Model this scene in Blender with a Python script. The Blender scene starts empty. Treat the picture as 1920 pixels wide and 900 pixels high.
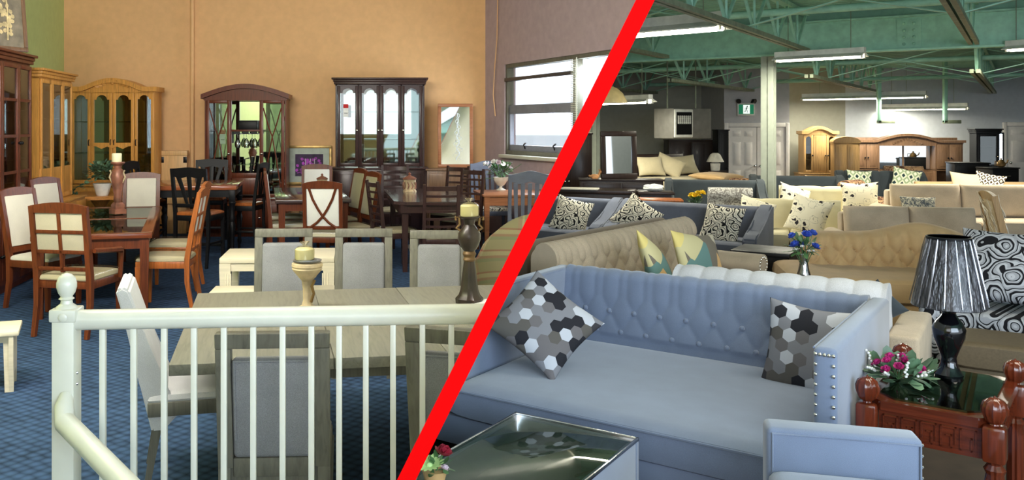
import bpy, bmesh, math, random
from math import sin, cos, pi, radians as R, sqrt
from mathutils import Vector, Matrix

# ------------------------------------------------------------------ camera, world, daylight, exposure
sc = bpy.context.scene
C = sc.collection
EYE = 1.8            # eye height; the horizon of the picture is at row 235
cam_d = bpy.data.cameras.new('camera'); cam = bpy.data.objects.new('camera', cam_d); C.objects.link(cam)
cam.location = (0, 0, EYE); cam.rotation_euler = (pi/2, 0, 0)
cam_d.sensor_width = 36; cam_d.lens = 36*1650/1920
cam_d.shift_x = 200/1920; cam_d.shift_y = -215/1920
cam_d.clip_end = 200; cam_d.clip_start = 0.05
sc.camera = cam
w = bpy.data.worlds.new('sky'); sc.world = w; w.use_nodes = True
w.node_tree.nodes['Background'].inputs[0].default_value = (0.86, 0.93, 1.0, 1)
w.node_tree.nodes['Background'].inputs[1].default_value = 1.6
def area(name, loc, aim, sx, sy, power, col):
    d = bpy.data.lights.new(name, 'AREA'); d.shape = 'RECTANGLE'; d.size = sx; d.size_y = sy; d.energy = power; d.color = col
    o = bpy.data.objects.new(name, d); C.objects.link(o); o.location = loc
    o.rotation_euler = (Vector(aim)-Vector(loc)).to_track_quat('-Z', 'Y').to_euler()
    return o
area('storefront_daylight_dining', (-1.4, -1.6, 2.6), (-2.0, 12, 1.9), 3.2, 2.2, 62, (0.96, 0.98, 1.0))
area('added_wall_fill_dining', (-2.4, 3.6, 4.1), (-3.4, 14.8, 2.7), 3.5, 0.9, 540, (1.0, 0.96, 0.90))  # added fill brightening the back wall; no window is known there
area('added_overhead_fill_dining', (-1.6, 7.0, 4.25), (-1.6, 7.0, 0), 4.0, 7.0, 95, (1.0, 0.97, 0.93))  # added overhead fill; no lamp is known on this ceiling
area('ceiling_panel_sofas', (3.2, 4.0, 3.6), (3.2, 4.0, 0), 2.6, 1.2, 95, (1.0, 0.94, 0.78))
area('storefront_daylight_sofas', (3.6, -1.6, 2.2), (4.2, 10, 0.9), 6.0, 2.4, 480, (0.70, 0.84, 1.0))
area('side_window_daylight', (2.32, 12.87, 2.05), (-2.5, 10.6, 0.9), 2.0, 1.2, 190, (0.85, 0.93, 1.0))
vs = sc.view_settings
vs.view_transform = 'Standard'; vs.look = 'None'; vs.gamma = 1.0; vs.use_curve_mapping = False
vs.exposure = 0.0

# ------------------------------------------------------------------ helpers
random.seed(7)
def P(u, d): return ((u-760)/1500*d, 1.1*d)        # column of the picture and distance -> a spot on the plan
def zz(v, d): return EYE + (235-v)/1500*d
LYAW, RYAW = R(8), R(-35)
SIDE = ['L']
class MB:
    def __init__(s): s.bm = bmesh.new()
    def _x(s, vs, M):
        if M is not None: bmesh.ops.transform(s.bm, matrix=M, verts=vs)
    def box(s, x0, x1, y0, y1, z0, z1, bev=0, M=None, seg=2):
        r = bmesh.ops.create_cube(s.bm, size=1)['verts']
        for v in r:
            v.co = Vector((x0 if v.co.x < 0 else x1, y0 if v.co.y < 0 else y1, z0 if v.co.z < 0 else z1))
        if bev > 0:
            es = list({e for v in r for e in v.link_edges})
            g = bmesh.ops.bevel(s.bm, geom=es, offset=min(bev, .49*min(abs(x1-x0), abs(y1-y0), abs(z1-z0))), segments=seg, profile=.5, affect='EDGES')
            r = list({v for f in g['faces'] for v in f.verts} | {v for v in r if v.is_valid})
        s._x(r, M); return s
    def rings(s, rings, caps=True, close=True):
        rv = [[s.bm.verts.new(p) for p in ring] for ring in rings]
        n = len(rv[0])
        for a, b in zip(rv, rv[1:]):
            for i in range(n if close else n-1):
                j = (i+1) % n
                s.bm.faces.new((a[i], a[j], b[j], b[i]))
        if caps:
            for q in (rv[0], rv[-1]):
                try: s.bm.faces.new(q)
                except ValueError: pass
        return s
    def tube(s, pts, r, n=8, ry=None):
        pts = [Vector(p) for p in pts]; out = []
        up = None
        for i, p in enumerate(pts):
            t = (pts[min(i+1, len(pts)-1)]-pts[max(i-1, 0)]).normalized()
            if up is None: up = Vector((0, 0, 1)) if abs(t.z) < .9 else Vector((0, 1, 0))
            a = t.cross(up).normalized(); b = a.cross(t).normalized(); up = b
            rr = r[i] if isinstance(r, (list, tuple)) else r
            r2 = (ry[i] if isinstance(ry, (list, tuple)) else ry) if ry else rr
            out.append([p + a*rr*cos(2*pi*k/n+pi/n) + b*r2*sin(2*pi*k/n+pi/n) for k in range(n)])
        return s.rings(out)
    def bar(s, p0, p1, wx, wy):                       # square bar between two points
        return s.tube([p0, p1], wx*.7071, 4, wy*.7071)
    def lathe(s, prof, n=20, c=(0, 0, 0), flute=0, fn=8, M=None, sx=1):
        out = []
        for r, z in prof:
            ring = []
            for k in range(n):
                a = 2*pi*k/n; q = r*(1+flute*(abs(cos(fn*a/2))-.6)) if flute else r
                p = Vector((c[0]+q*cos(a)*sx, c[1]+q*sin(a), c[2]+z))
                ring.append(M @ p if M is not None else p)
            out.append(ring)
        return s.rings(out)
    def ball(s, c, rx, ry=None, rz=None, n=12):
        ry = ry or rx; rz = rz or rx
        r = bmesh.ops.create_uvsphere(s.bm, u_segments=n, v_segments=max(6, n*2//3), radius=1)['verts']
        for v in r: v.co = Vector((c[0]+v.co.x*rx, c[1]+v.co.y*ry, c[2]+v.co.z*rz))
        return s
    def prism(s, poly, ax, a0, a1, M=None):
        def q(p, a): return {'x': (a, p[0], p[1]), 'y': (p[0], a, p[1]), 'z': (p[0], p[1], a)}[ax]
        f = [Vector(q(p, a0)) for p in poly]; g = [Vector(q(p, a1)) for p in poly]
        if M is not None: f = [M @ v for v in f]; g = [M @ v for v in g]
        return s.rings([f, g])
    def cushion(s, w, d, h, n=6, e=3, res=14, M=None, pinch=0, ears=0):   # soft pad lying flat, centred
        top, bot = [], []
        def mk(sgn):
            g = []
            for i in range(res+1):
                row = []
                for j in range(res+1):
                    a = sin((2*i/res-1)*pi/2); b = sin((2*j/res-1)*pi/2)
                    zc = max(0, (1-abs(a)**n)*(1-abs(b)**n))**(1/e)
                    k = 1+ears*(a*a*b*b)-pinch*(1-a*a*b*b)*max(a*a, b*b)
                    row.append(Vector((a*w/2*k, b*d/2*k, sgn*h/2*zc)))
                g.append(row)
            return g
        T_, B_ = mk(1), mk(-1)
        if M is not None:
            T_ = [[M @ p for p in r] for r in T_]; B_ = [[M @ p for p in r] for r in B_]
        tv = [[s.bm.verts.new(p) for p in r] for r in T_]
        bv = [[tv[i][j] if i in (0, res) or j in (0, res) else s.bm.verts.new(B_[i][j]) for j in range(res+1)] for i in range(res+1)]
        for i in range(res):
            for j in range(res):
                s.bm.faces.new((tv[i][j], tv[i+1][j], tv[i+1][j+1], tv[i][j+1]))
                q = (bv[i][j], bv[i][j+1], bv[i+1][j+1], bv[i+1][j])
                try: s.bm.faces.new(q)
                except ValueError: pass
        return s
    def loftx(s, prof, x0, x1, nx, disp=None):        # closed outline in (y, z) carried along x, pushed along its normal by disp(arc, x)
        n = len(prof); pv = [Vector((p[0], p[1])) for p in prof]
        arc = [0]
        for i in range(1, n): arc.append(arc[-1]+(pv[i]-pv[i-1]).length)
        cx = sum((p for p in pv), Vector((0, 0)))/n
        area2 = sum(pv[i].x*pv[(i+1) % n].y-pv[(i+1) % n].x*pv[i].y for i in range(n))
        nr = []
        for i in range(n):
            t = pv[(i+1) % n]-pv[i-1]; q = Vector((t.y, -t.x)).normalized()
            nr.append(q if area2 > 0 else -q)
        out = []
        for k in range(nx+1):
            x = x0+(x1-x0)*k/nx
            out.append([Vector((x, pv[i].x+nr[i].x*o, pv[i].y+nr[i].y*o)) for i in range(n) for o in [disp(arc[i], x) if disp else 0]])
        return s.rings(out)
    def petal(s, c, d, up, ln, wd, cup=.2):
        d = Vector(d).normalized(); up = Vector(up); sd = d.cross(up)
        if sd.length < 1e-4: sd = Vector((1, 0, 0))
        sd.normalize(); up = sd.cross(d).normalized(); c = Vector(c)
        pts = [c, c+d*ln*.45+sd*wd*.5+up*cup*ln*.3, c+d*ln*.85+sd*wd*.35+up*cup*ln*.8, c+d*ln+up*cup*ln, c+d*ln*.85-sd*wd*.35+up*cup*ln*.8, c+d*ln*.45-sd*wd*.5+up*cup*ln*.3]
        m = c+d*ln*.55+up*cup*ln*.15
        v = [s.bm.verts.new(p) for p in pts]; mv = s.bm.verts.new(m)
        for i in range(6): s.bm.faces.new((v[i], v[(i+1) % 6], mv))
        return s
    def wall(s, poly, z0, z1): return s.prism(poly, 'z', z0, z1)

def fin(name, mb, m, parent=None, sharp=38):
    bm = mb.bm
    bmesh.ops.recalc_face_normals(bm, faces=bm.faces)
    for f in bm.faces: f.smooth = True
    lim = R(sharp)
    for e in bm.edges:
        if len(e.link_faces) == 2 and e.calc_face_angle(0) > lim: e.smooth = False
    me = bpy.data.meshes.new(name); bm.to_mesh(me); bm.free()
    me.materials.append(m)
    o = bpy.data.objects.new(name, me); C.objects.link(o)
    o['zone'] = SIDE[0]
    if parent is not None: o.parent = parent
    return o
def tag(o, label, cat, group=None):
    o['label'] = label; o['category'] = cat
    if group: o['group'] = group
    return o
def T(name, label, cat, loc=(0, 0, 0), rz=0, group=None, sc_=None):
    o = bpy.data.objects.new(name, None); C.objects.link(o)
    o.empty_display_size = .1
    o.location = (loc[0], loc[1], loc[2] if len(loc) > 2 else 0); o.rotation_euler = (0, 0, rz)
    if sc_: o.scale = sc_
    o['zone'] = SIDE[0]
    return tag(o, label, cat, group)
def S(name, mb, m, parent=None):
    o = fin(name, mb, m, parent); o['kind'] = 'structure'; return o
def dup(root, loc, rz, label=None, group=None, sc_=None):
    def cp(o, par):
        c = o.copy(); C.objects.link(c); c.parent = par
        c['zone'] = SIDE[0]
        for ch in o.children: cp(ch, c)
        return c
    r = cp(root, None)
    r.location = (loc[0], loc[1], loc[2] if len(loc) > 2 else 0); r.rotation_euler = (root.rotation_euler.x if root.type == 'MESH' else 0, 0, rz)
    if sc_: r.scale = sc_
    if label: r['label'] = label
    if group: r['group'] = group
    return r
def part(root, name, m, f, *a, **k):
    b = MB(); getattr(b, f)(*a, **k); return fin(name, b, m, root)

# ------------------------------------------------------------------ materials
def srgb(c):
    return tuple(((x/255)/12.92 if x/255 <= .04045 else ((x/255+.055)/1.055)**2.4) for x in c)+(1,)
class NT:
    def __init__(s, name):
        s.m = bpy.data.materials.new(name); s.m.use_nodes = True; s.t = s.m.node_tree; s.b = s.t.nodes['Principled BSDF']
        s.co = s.n('ShaderNodeTexCoord')
    def n(s, ty, **k):
        x = s.t.nodes.new(ty)
        for a, b in k.items(): setattr(x, a, b)
        return x
    def l(s, a, b): s.t.links.new(a, b)
    def vm(s, op, a, b=None):
        x = s.n('ShaderNodeVectorMath', operation=op)
        for i, q in enumerate((a, b)):
            if q is None: continue
            if isinstance(q, (tuple, list)): x.inputs[i].default_value = q
            else: s.l(q, x.inputs[i])
        return x.outputs['Value'] if op in ('DOT_PRODUCT', 'LENGTH') else x.outputs[0]
    def ma(s, op, a, b=None):
        x = s.n('ShaderNodeMath', operation=op)
        for i, q in enumerate((a, b)):
            if q is None: continue
            if isinstance(q, (int, float)): x.inputs[i].default_value = q
            else: s.l(q, x.inputs[i])
        return x.outputs[0]
    def map(s, scale=(1, 1, 1), rot=(0, 0, 0), src='Object'):
        x = s.n('ShaderNodeMapping'); x.inputs['Scale'].default_value = scale; x.inputs['Rotation'].default_value = rot
        s.l(s.co.outputs[src], x.inputs[0]); return x.outputs[0]
    def noise(s, vec, scale, detail=3, rough=.5, dist=0):
        x = s.n('ShaderNodeTexNoise'); x.inputs['Scale'].default_value = scale; x.inputs['Detail'].default_value = detail
        x.inputs['Roughness'].default_value = rough; x.inputs['Distortion'].default_value = dist
        s.l(vec, x.inputs['Vector']); return x.outputs[0]
    def voro(s, vec, scale, feat='F1', rnd=1, out='Distance'):
        x = s.n('ShaderNodeTexVoronoi', feature=feat); x.inputs['Scale'].default_value = scale; x.inputs['Randomness'].default_value = rnd
        s.l(vec, x.inputs['Vector']); return x.outputs[out]
    def ramp(s, fac, stops, const=False):
        x = s.n('ShaderNodeValToRGB'); e = x.color_ramp.elements
        if const: x.color_ramp.interpolation = 'CONSTANT'
        while len(e) < len(stops): e.new(.5)
        for k, (p, c) in enumerate(stops): e[k].position = p; e[k].color = srgb(c)
        s.l(fac, x.inputs[0]); return x.outputs[0]
    def col(s, o): s.l(o, s.b.inputs['Base Color'])
    def bump(s, h, st, dist=.01):
        x = s.n('ShaderNodeBump'); x.inputs['Strength'].default_value = st; x.inputs['Distance'].default_value = dist
        s.l(h, x.inputs['Height']); s.l(x.outputs[0], s.b.inputs['Normal'])
    def p(s, rough=.5, metal=0, spec=None, coat=0, sheen=0):
        s.b.inputs['Roughness'].default_value = rough; s.b.inputs['Metallic'].default_value = metal
        if spec is not None: s.b.inputs['Specular IOR Level'].default_value = spec
        s.b.inputs['Coat Weight'].default_value = coat; s.b.inputs['Coat Roughness'].default_value = .12
        s.b.inputs['Sheen Weight'].default_value = sheen
        return s.m
def sc3(c, k): return tuple(max(0, min(255, x*k)) for x in c)
def plain(name, c, rough=.6, metal=0, var=.06, coat=0, bump=0, spec=None):
    t = NT(name); n = t.noise(t.map(), 9, 4); t.col(t.ramp(n, [(.3, sc3(c, 1-var)), (.7, sc3(c, 1+var))]))
    if bump: t.bump(t.noise(t.map(), 120, 3), bump, .003)
    return t.p(rough, metal, coat=coat, spec=spec)
def wood(name, c, rough=.36, grain=.25, axis=2, coat=.04, scale=1):
    t = NT(name); st = [22, 22, 22]; st[axis] = 1.6
    v = t.map([x*scale for x in st]); n = t.noise(v, 2.2, 6, .6, .6)
    t.col(t.ramp(n, [(.28, sc3(c, 1-grain)), (.5, c), (.75, sc3(c, 1+grain*.6))]))
    t.bump(n, .08, .004)
    return t.p(rough, coat=coat, spec=.22)
def fabric(name, c, var=.10, rough=.95, sheen=.15, weave=420, bump=.35, blotch=5):
    t = NT(name); a = t.noise(t.map(), weave, 2, .6); b = t.noise(t.map(), blotch, 3)
    mx = t.ma('ADD', t.ma('MULTIPLY', a, .7), t.ma('MULTIPLY', b, .3))
    t.col(t.ramp(mx, [(.36, sc3(c, 1-var)), (.64, sc3(c, 1+var))])); t.bump(a, bump, .003)
    return t.p(rough, sheen=sheen, spec=.2)
def glass(name, tint=(225, 235, 232), refl=.14, rough=.02, fk=.8):
    t = NT(name); tr = t.n('ShaderNodeBsdfTransparent'); tr.inputs[0].default_value = srgb(tint)
    g = t.n('ShaderNodeBsdfGlossy'); g.inputs['Roughness'].default_value = rough
    lw = t.n('ShaderNodeLayerWeight'); lw.inputs[0].default_value = .35
    mx = t.n('ShaderNodeMixShader'); t.l(t.ma('ADD', t.ma('MULTIPLY', lw.outputs['Fresnel'], fk), refl), mx.inputs[0])
    t.l(tr.outputs[0], mx.inputs[1]); t.l(g.outputs[0], mx.inputs[2])
    o = [n for n in t.t.nodes if n.type == 'OUTPUT_MATERIAL'][0]; t.l(mx.outputs[0], o.inputs[0])
    t.t.nodes.remove(t.b); return t.m
def emit(name, c, st):
    t = NT(name); t.b.inputs['Base Color'].default_value = srgb(c); t.b.inputs['Emission Color'].default_value = srgb(c); t.b.inputs['Emission Strength'].default_value = st
    return t.m
def flat2(t, kx=1, kz=1):                             # object (x, z) as a flat pattern plane
    s = t.n('ShaderNodeSeparateXYZ'); t.l(t.co.outputs['Object'], s.inputs[0])
    c = t.n('ShaderNodeCombineXYZ'); t.l(s.outputs[0], c.inputs[0]); t.l(s.outputs[2], c.inputs[1]); return c.outputs[0]
def hexes(name):
    t = NT(name); p = t.vm('ADD', t.vm('SCALE', flat2(t)), (200, 200*1.7320508, 0))
    p.node.inputs[0].links[0].from_node.inputs['Scale'].default_value = 1/.068
    r = (1, 1.7320508, 1); h = (.5, .8660254, 0)
    a = t.vm('SUBTRACT', t.vm('MODULO', p, r), h); b = t.vm('SUBTRACT', t.vm('MODULO', t.vm('SUBTRACT', p, h), r), h)
    k = t.ma('LESS_THAN', t.vm('DOT_PRODUCT', a, a), t.vm('DOT_PRODUCT', b, b))
    mx = t.n('ShaderNodeMix', data_type='VECTOR'); t.l(k, mx.inputs[0]); t.l(b, mx.inputs[4]); t.l(a, mx.inputs[5])
    idv = t.vm('SUBTRACT', p, mx.outputs[1]); rd = t.vm('SNAP', t.vm('ADD', idv, (.05, .05, 0)), (.25, .2, 1))
    wn = t.n('ShaderNodeTexWhiteNoise', noise_dimensions='2D'); t.l(rd, wn.inputs[0])
    t.col(t.ramp(wn.outputs[0], [(0, (38, 38, 44)), (.2, (92, 88, 84)), (.42, (128, 128, 134)), (.62, (188, 190, 198)), (.82, (108, 104, 106)), (.93, (60, 58, 62))], True))
    t.bump(t.noise(t.map(), 300, 2), .2, .003)
    return t.p(.85, spec=.25)
def paisley(name, base, dark, light, scale=9):
    t = NT(name); f = flat2(t); n = t.n('ShaderNodeTexNoise'); n.inputs['Scale'].default_value = scale*.7; t.l(f, n.inputs['Vector'])
    v = t.vm('ADD', f, t.vm('SCALE', n.outputs['Color'])); v.node.inputs[1].links[0].from_node.inputs['Scale'].default_value = .17
    d = t.voro(v, scale); rr = t.ma('FRACT', t.ma('MULTIPLY', d, 3.0))
    t.col(t.ramp(rr, [(0, dark), (.24, light), (.42, base), (.62, dark), (.74, light), (.86, base)], True))
    t.bump(t.noise(t.map(), 300, 2), .2, .003)
    return t.p(.9, spec=.2)
def blots(name, base, dark, scale=10, thr=.3):
    t = NT(name); f = flat2(t); n = t.n('ShaderNodeTexNoise'); n.inputs['Scale'].default_value = 30; t.l(f, n.inputs['Vector'])
    v = t.vm('ADD', f, t.vm('SCALE', n.outputs['Color'])); v.node.inputs[1].links[0].from_node.inputs['Scale'].default_value = .06
    d = t.voro(v, scale); t.col(t.ramp(d, [(0, dark), (thr, dark), (thr+.03, base), (thr+.22, base), (thr+.25, sc3(base, .8)), (thr+.3, base)], True))
    return t.p(.9, spec=.2)
def palette(name, cols, scale=6, rough=.9):
    t = NT(name); f = flat2(t); v = t.voro(f, scale, out='Color'); s = t.n('ShaderNodeSeparateColor'); t.l(v, s.inputs[0])
    t.col(t.ramp(s.outputs[0], [(i/len(cols), c) for i, c in enumerate(cols)], True)); return t.p(rough, spec=.2)
def damask(name, a, b, scale=22, sharp=.06):
    t = NT(name); n = t.noise(t.map(), scale, 3, .55, 1.5); t.col(t.ramp(n, [(.5-sharp, a), (.5+sharp, b)])); t.bump(n, .2, .004); return t.p(.85, spec=.2)
def diamonds(name, cols, k=14):
    t = NT(name); f = flat2(t); s = t.n('ShaderNodeSeparateXYZ'); t.l(f, s.inputs[0])
    a = t.ma('ABSOLUTE', t.ma('SUBTRACT', t.ma('FRACT', t.ma('ADD', t.ma('MULTIPLY', s.outputs[0], k), 50)), .5))
    b = t.ma('ABSOLUTE', t.ma('SUBTRACT', t.ma('FRACT', t.ma('ADD', t.ma('MULTIPLY', s.outputs[1], k*.75), 50)), .5))
    t.col(t.ramp(t.ma('ADD', a, b), [(i/len(cols), c) for i, c in enumerate(cols)], True)); return t.p(.9, spec=.2)
def plaid(name):
    t = NT(name); s = t.n('ShaderNodeSeparateXYZ'); t.l(t.map((1, 1, 1), (0, 0, .5)), s.inputs[0])
    def band(o, k): return t.ma('FRACT', t.ma('ADD', t.ma('MULTIPLY', o, k), 20))
    x = t.ramp(band(s.outputs[0], 6), [(0, (112, 110, 82)), (.4, (122, 96, 80)), (.52, (150, 140, 105)), (.6, (112, 110, 82)), (.9, (120, 66, 58))], True)
    z = t.ramp(band(s.outputs[2], 6), [(0, (120, 112, 84)), (.45, (96, 104, 78)), (.6, (124, 82, 70)), (.72, (140, 130, 98)), (.92, (118, 60, 54))], True)
    mx = t.n('ShaderNodeMix', data_type='RGBA'); mx.inputs[0].default_value = .5; t.l(x, mx.inputs[6]); t.l(z, mx.inputs[7]); t.col(mx.outputs[2])
    return t.p(.9, spec=.2)
def carpet(name, c):
    t = NT(name); a = t.voro(t.map((15, 15, 15), (0, 0, .6)), 1, rnd=.25); n = t.noise(t.map(), 3, 4)
    m = t.ma('ADD', t.ma('MULTIPLY', a, .75), t.ma('MULTIPLY', n, .3))
    t.col(t.ramp(m, [(.25, sc3(c, 1.35)), (.55, c), (.8, sc3(c, .5))]))
    t.bump(a, -.6, .02); return t.p(.95, spec=.1)
m_tan = plain('tan_paint', (226, 180, 128), .8, var=.02)
m_green_paint = plain('green_paint', (186, 200, 128), .8, var=.02)
m_tan_glare = plain('tan_paint_glare', (176, 156, 160), .8, var=.03)  # tan wall paint with bluish window glare mixed into the colour
m_white = plain('white_gloss_paint', (208, 208, 194), .3, var=.02, coat=.2)
m_ceil = plain('white_ceiling', (220, 215, 205), .9)
m_grey_wall = plain('grey_paint', (150, 148, 134), .85, var=.02)
m_blue_wall = plain('cool_grey_paint', (186, 190, 196), .85, var=.02)
m_pale_wall = plain('pale_grey_paint', (176, 174, 176), .85, var=.02)
m_red = plain('red_paint', (226, 3, 5), .8, var=0, spec=.05)
m_carpet = carpet('blue_carpet', (46, 63, 86))
m_dark_floor = plain('dark_floor', (58, 46, 36), .75, var=.1)
m_pave = plain('pavement', (190, 190, 186), .9)
m_steel = plain('green_steel', (150, 198, 172), .5, var=.06)
m_steel_dk = plain('weathered_green_steel', (120, 128, 104), .55, var=.12)
m_deck = plain('green_deck', (138, 182, 156), .6, var=.05)
m_column = plain('pale_column_paint', (150, 156, 142), .6, var=.03)
m_door = plain('white_door', (222, 216, 210), .5, var=.02)
m_black = plain('black_lacquer', (18, 18, 20), .45, var=.1, spec=.25)
m_gloss = plain('glossy_black_ceramic', (10, 10, 13), .1, coat=.5)
m_blackmetal = plain('black_metal', (24, 24, 26), .35, .6)
m_chrome = plain('polished_steel', (205, 205, 205), .15, 1)
m_nail = plain('nail_steel', (225, 222, 212), .2, 1)
m_brass = plain('aged_brass', (132, 104, 64), .45, .6)
w_cherry = wood('cherry_wood', (96, 47, 24)); w_cherry_h = wood('cherry_wood_flat', (108, 56, 34), axis=0, rough=.2)
w_cherry_dk = wood('dark_cherry_wood', (98, 48, 30), coat=.08); w_orange = wood('orange_cherry_wood', (158, 88, 40), coat=.4)
w_oak = wood('oak_wood', (206, 146, 72), .38, .18); w_oak_h = wood('oak_wood_flat', (190, 128, 66), .3, .18, 0)
w_oak_red = wood('brown_oak_wood', (116, 88, 66), .42, .2); w_lightoak = wood('light_oak_wood', (164, 130, 84), .4, .18)
w_maple = wood('maple_wood', (220, 178, 124), .4, .1)
w_esp = wood('espresso_wood', (58, 40, 38), .28, .2); w_esp_h = wood('espresso_wood_flat', (66, 50, 48), .16, .2, 0, .5)
w_grey = wood('grey_wood', (104, 102, 90), .5, .16, 2, .05); w_grey_h = wood('grey_wood_flat', (120, 118, 104), .42, .13, 1, .1)
w_cream = wood('cream_wood', (214, 204, 178), .4, .06, 0)
w_red = wood('red_cherry_wood', (92, 38, 20), .16, .3, 0, .7); w_red_v = wood('red_cherry_wood_upright', (96, 40, 21), .16, .3, 2, .7)
w_choc = wood('chocolate_wood', (48, 36, 32), .35, .2)
w_desk = wood('reddish_desk_wood', (160, 104, 70), .35, .15, 0)
f_cream = fabric('cream_fabric', (206, 200, 184), .05); f_whiteup = fabric('white_upholstery', (226, 225, 218), .04); f_sage = fabric('sage_fabric', (150, 144, 110), .06)
f_beigeback = fabric('stone_fabric', (176, 166, 142), .06)
f_greychair = fabric('grey_chair_fabric', (124, 125, 126), .1, weave=300); f_greyend = fabric('pale_grey_fabric', (196, 196, 194), .06)
f_blue = fabric('blue_velvet', (114, 125, 147), .07, .8, .5, 500, .15, 7)
f_beige = fabric('beige_tweed', (184, 166, 142), .12); f_white = fabric('silver_tweed', (196, 197, 202), .12)
f_tan = fabric('tan_fabric', (188, 156, 112), .06, blotch=8); f_taupe = fabric('taupe_fabric', (128, 112, 94), .08)
f_dgrey = fabric('slate_fabric', (96, 99, 110), .12); f_char = fabric('charcoal_fabric', (56, 62, 66), .1)
f_ivory = fabric('ivory_fabric', (192, 182, 148), .04); f_sand = fabric('sand_fabric', (202, 182, 146), .07)
f_olive = fabric('olive_leatherette', (92, 80, 62), .05, .5, 0, 60, .1)
f_gold = fabric('champagne_satin', (190, 178, 146), .08, .5)
m_plastic = plain('clear_plastic_bag', (214, 214, 210), .18, var=.06, coat=.4, bump=.5)
m_glass = glass('cabinet_glass', (228, 236, 234), .07, .02, .6); m_glass2 = glass('table_glass', (176, 192, 178), .08, .02, .55); m_pane = glass('window_glass', (250, 252, 255), .01, fk=.06)
m_wrap = glass('plastic_wrap', (240, 236, 222), .04, .15, .30)
m_mirror = plain('mirror', (225, 228, 228), .02, 1, 0)
m_wax = plain('ivory_wax', (232, 226, 186), .5, var=.03)
m_shade = NT('pleated_black_shade'); _w = m_shade.n('ShaderNodeTexNoise'); _w.inputs['Scale'].default_value = 6; m_shade.l(m_shade.map((10, 10, 1.2)), _w.inputs[0])
m_shade.col(m_shade.ramp(_w.outputs[0], [(.35, (26, 25, 30)), (.65, (64, 62, 68))])); m_shade.bump(_w.outputs[0], .9, .03); m_shade = m_shade.p(.3, coat=.4)
p_hex = hexes('hexagon_print'); p_pais = paisley('paisley_print', (206, 196, 176), (24, 22, 24), (226, 218, 200), 8)
p_pais2 = paisley('grey_paisley_print', (150, 152, 158), (24, 24, 28), (172, 174, 180), 6.5)
p_fly = blots('butterfly_print', (226, 216, 190), (46, 42, 46), 9, .2)
p_geo = palette('patchwork_print', [(214, 172, 118), (206, 196, 150), (120, 112, 100), (226, 206, 130), (104, 136, 132), (196, 186, 164)], 5)
p_dia = diamonds('diamond_print', [(40, 60, 64), (214, 214, 190), (150, 166, 130), (226, 222, 200)], 8)
p_tile = diamonds('tile_print', [(70, 56, 44), (222, 214, 196), (60, 52, 46), (206, 190, 160)], 12)
p_damask = damask('silver_damask', (206, 202, 194), (128, 122, 116)); p_brown = damask('brown_damask', (74, 46, 40), (164, 130, 96), 14)
p_lumbar = damask('grey_lumbar_print', (206, 196, 170), (96, 98, 100), 26); p_plaid = plaid('plaid_print')
m_leaf = plain('leaf_green', (70, 104, 62), .5, var=.25); m_leaf2 = plain('grey_green_leaf', (84, 112, 84), .5, var=.25)
m_pink = plain('magenta_petal', (186, 44, 120), .6, var=.15); m_blu = plain('blue_petal', (58, 84, 178), .6, var=.2)
m_yel = plain('yellow_petal', (222, 186, 40), .6, var=.15); m_wht = plain('white_petal', (230, 228, 222), .6)
m_lime = plain('lime_petal', (196, 226, 150), .6); m_crim = plain('crimson_petal', (140, 26, 46), .6, var=.2)
m_lilac = plain('lilac_petal', (214, 196, 206), .6)
m_stone = plain('carved_stone', (186, 166, 130), .6, var=.18); m_bronze = plain('dark_bronze', (44, 34, 28), .4, .2, var=.3, coat=.2)
m_copper = plain('pink_bronze', (130, 84, 66), .4, .3, var=.25); m_porc = plain('white_porcelain', (226, 222, 210), .25, coat=.4)
m_tubelight = emit('fluorescent_tube', (255, 250, 226), 16); m_fix = plain('white_enamel', (206, 206, 196), .4)
m_paper = plain('white_paper', (232, 232, 226), .8); m_redpaper = plain('red_paper', (190, 36, 36), .8)
m_gold = plain('gold_frame', (176, 146, 88), .4, .5, var=.2); m_mat = plain('grey_green_mat', (186, 196, 184), .8)

# ------------------------------------------------------------------ the setting
SIDE[0] = 'L'
S('floor_dining', MB().wall([(-6.2, -2), (3.4, -2), (3.4, 16), (-6.2, 16)], -.1, 0), m_carpet)
S('wall_back_dining', MB().wall([(-6.0, 14.85), (1.5, 14.85), (1.5, 15.05), (-6.0, 15.05)], 0, 4.3), m_tan)
S('wall_left_dining', MB().wall([(-5.76, 14.85), (-3.1, -2), (-3.3, -2), (-5.96, 14.85)], 0, 4.3), m_green_paint)
S('wall_front_light_block', MB().box(-3.4, 3.0, -2.1, -2, 0, 1.5).box(-3.4, 3.0, -2.1, -2, 2.9, 4.3), m_tan)  # unseen wall, put in to hold back daylight from the open front
S('ceiling_dining', MB().wall([(-6.2, -2), (4.4, -2), (4.4, 15), (-6.2, 15)], 4.3, 4.4), m_ceil)
WO = (1.35, 14.85); WA = math.atan2(-1.1, .41)
WM = Matrix.Translation((WO[0], WO[1], 0)) @ Matrix.Rotation(WA, 4, 'Z')
def wl(u):                                             # column of the picture -> run along the window wall
    k = (u-760)/1650; Y = (1.35+.3727*14.85)/(k+.3727); return (14.85-Y)/.937
t1, t2, tm = wl(946), 5.2, wl(1072)
b = MB()
for q in ((0, t1, 0, 4.3), (t1, t2, 0, 1.33), (t1, t2, 2.78, 4.3)): b.box(q[0], q[1], 0, .2, q[2], q[3], M=WM)
S('wall_right_dining', b, m_tan_glare)
win = bpy.data.objects.new('window_1', None); C.objects.link(win); win.location = (*WO, 0); win.rotation_euler = (0, 0, WA); win['kind'] = 'structure'; win['zone'] = 'L'
b = MB(); b.box(t1, t1+.05, .02, .14, 1.33, 2.78).box(t1, t2, .02, .14, 2.72, 2.78).box(t1, t2, .02, .14, 1.33, 1.40).box(tm, tm+.06, .02, .14, 1.4, 2.72)
fin('window_frame', b, w_grey, win)
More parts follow.
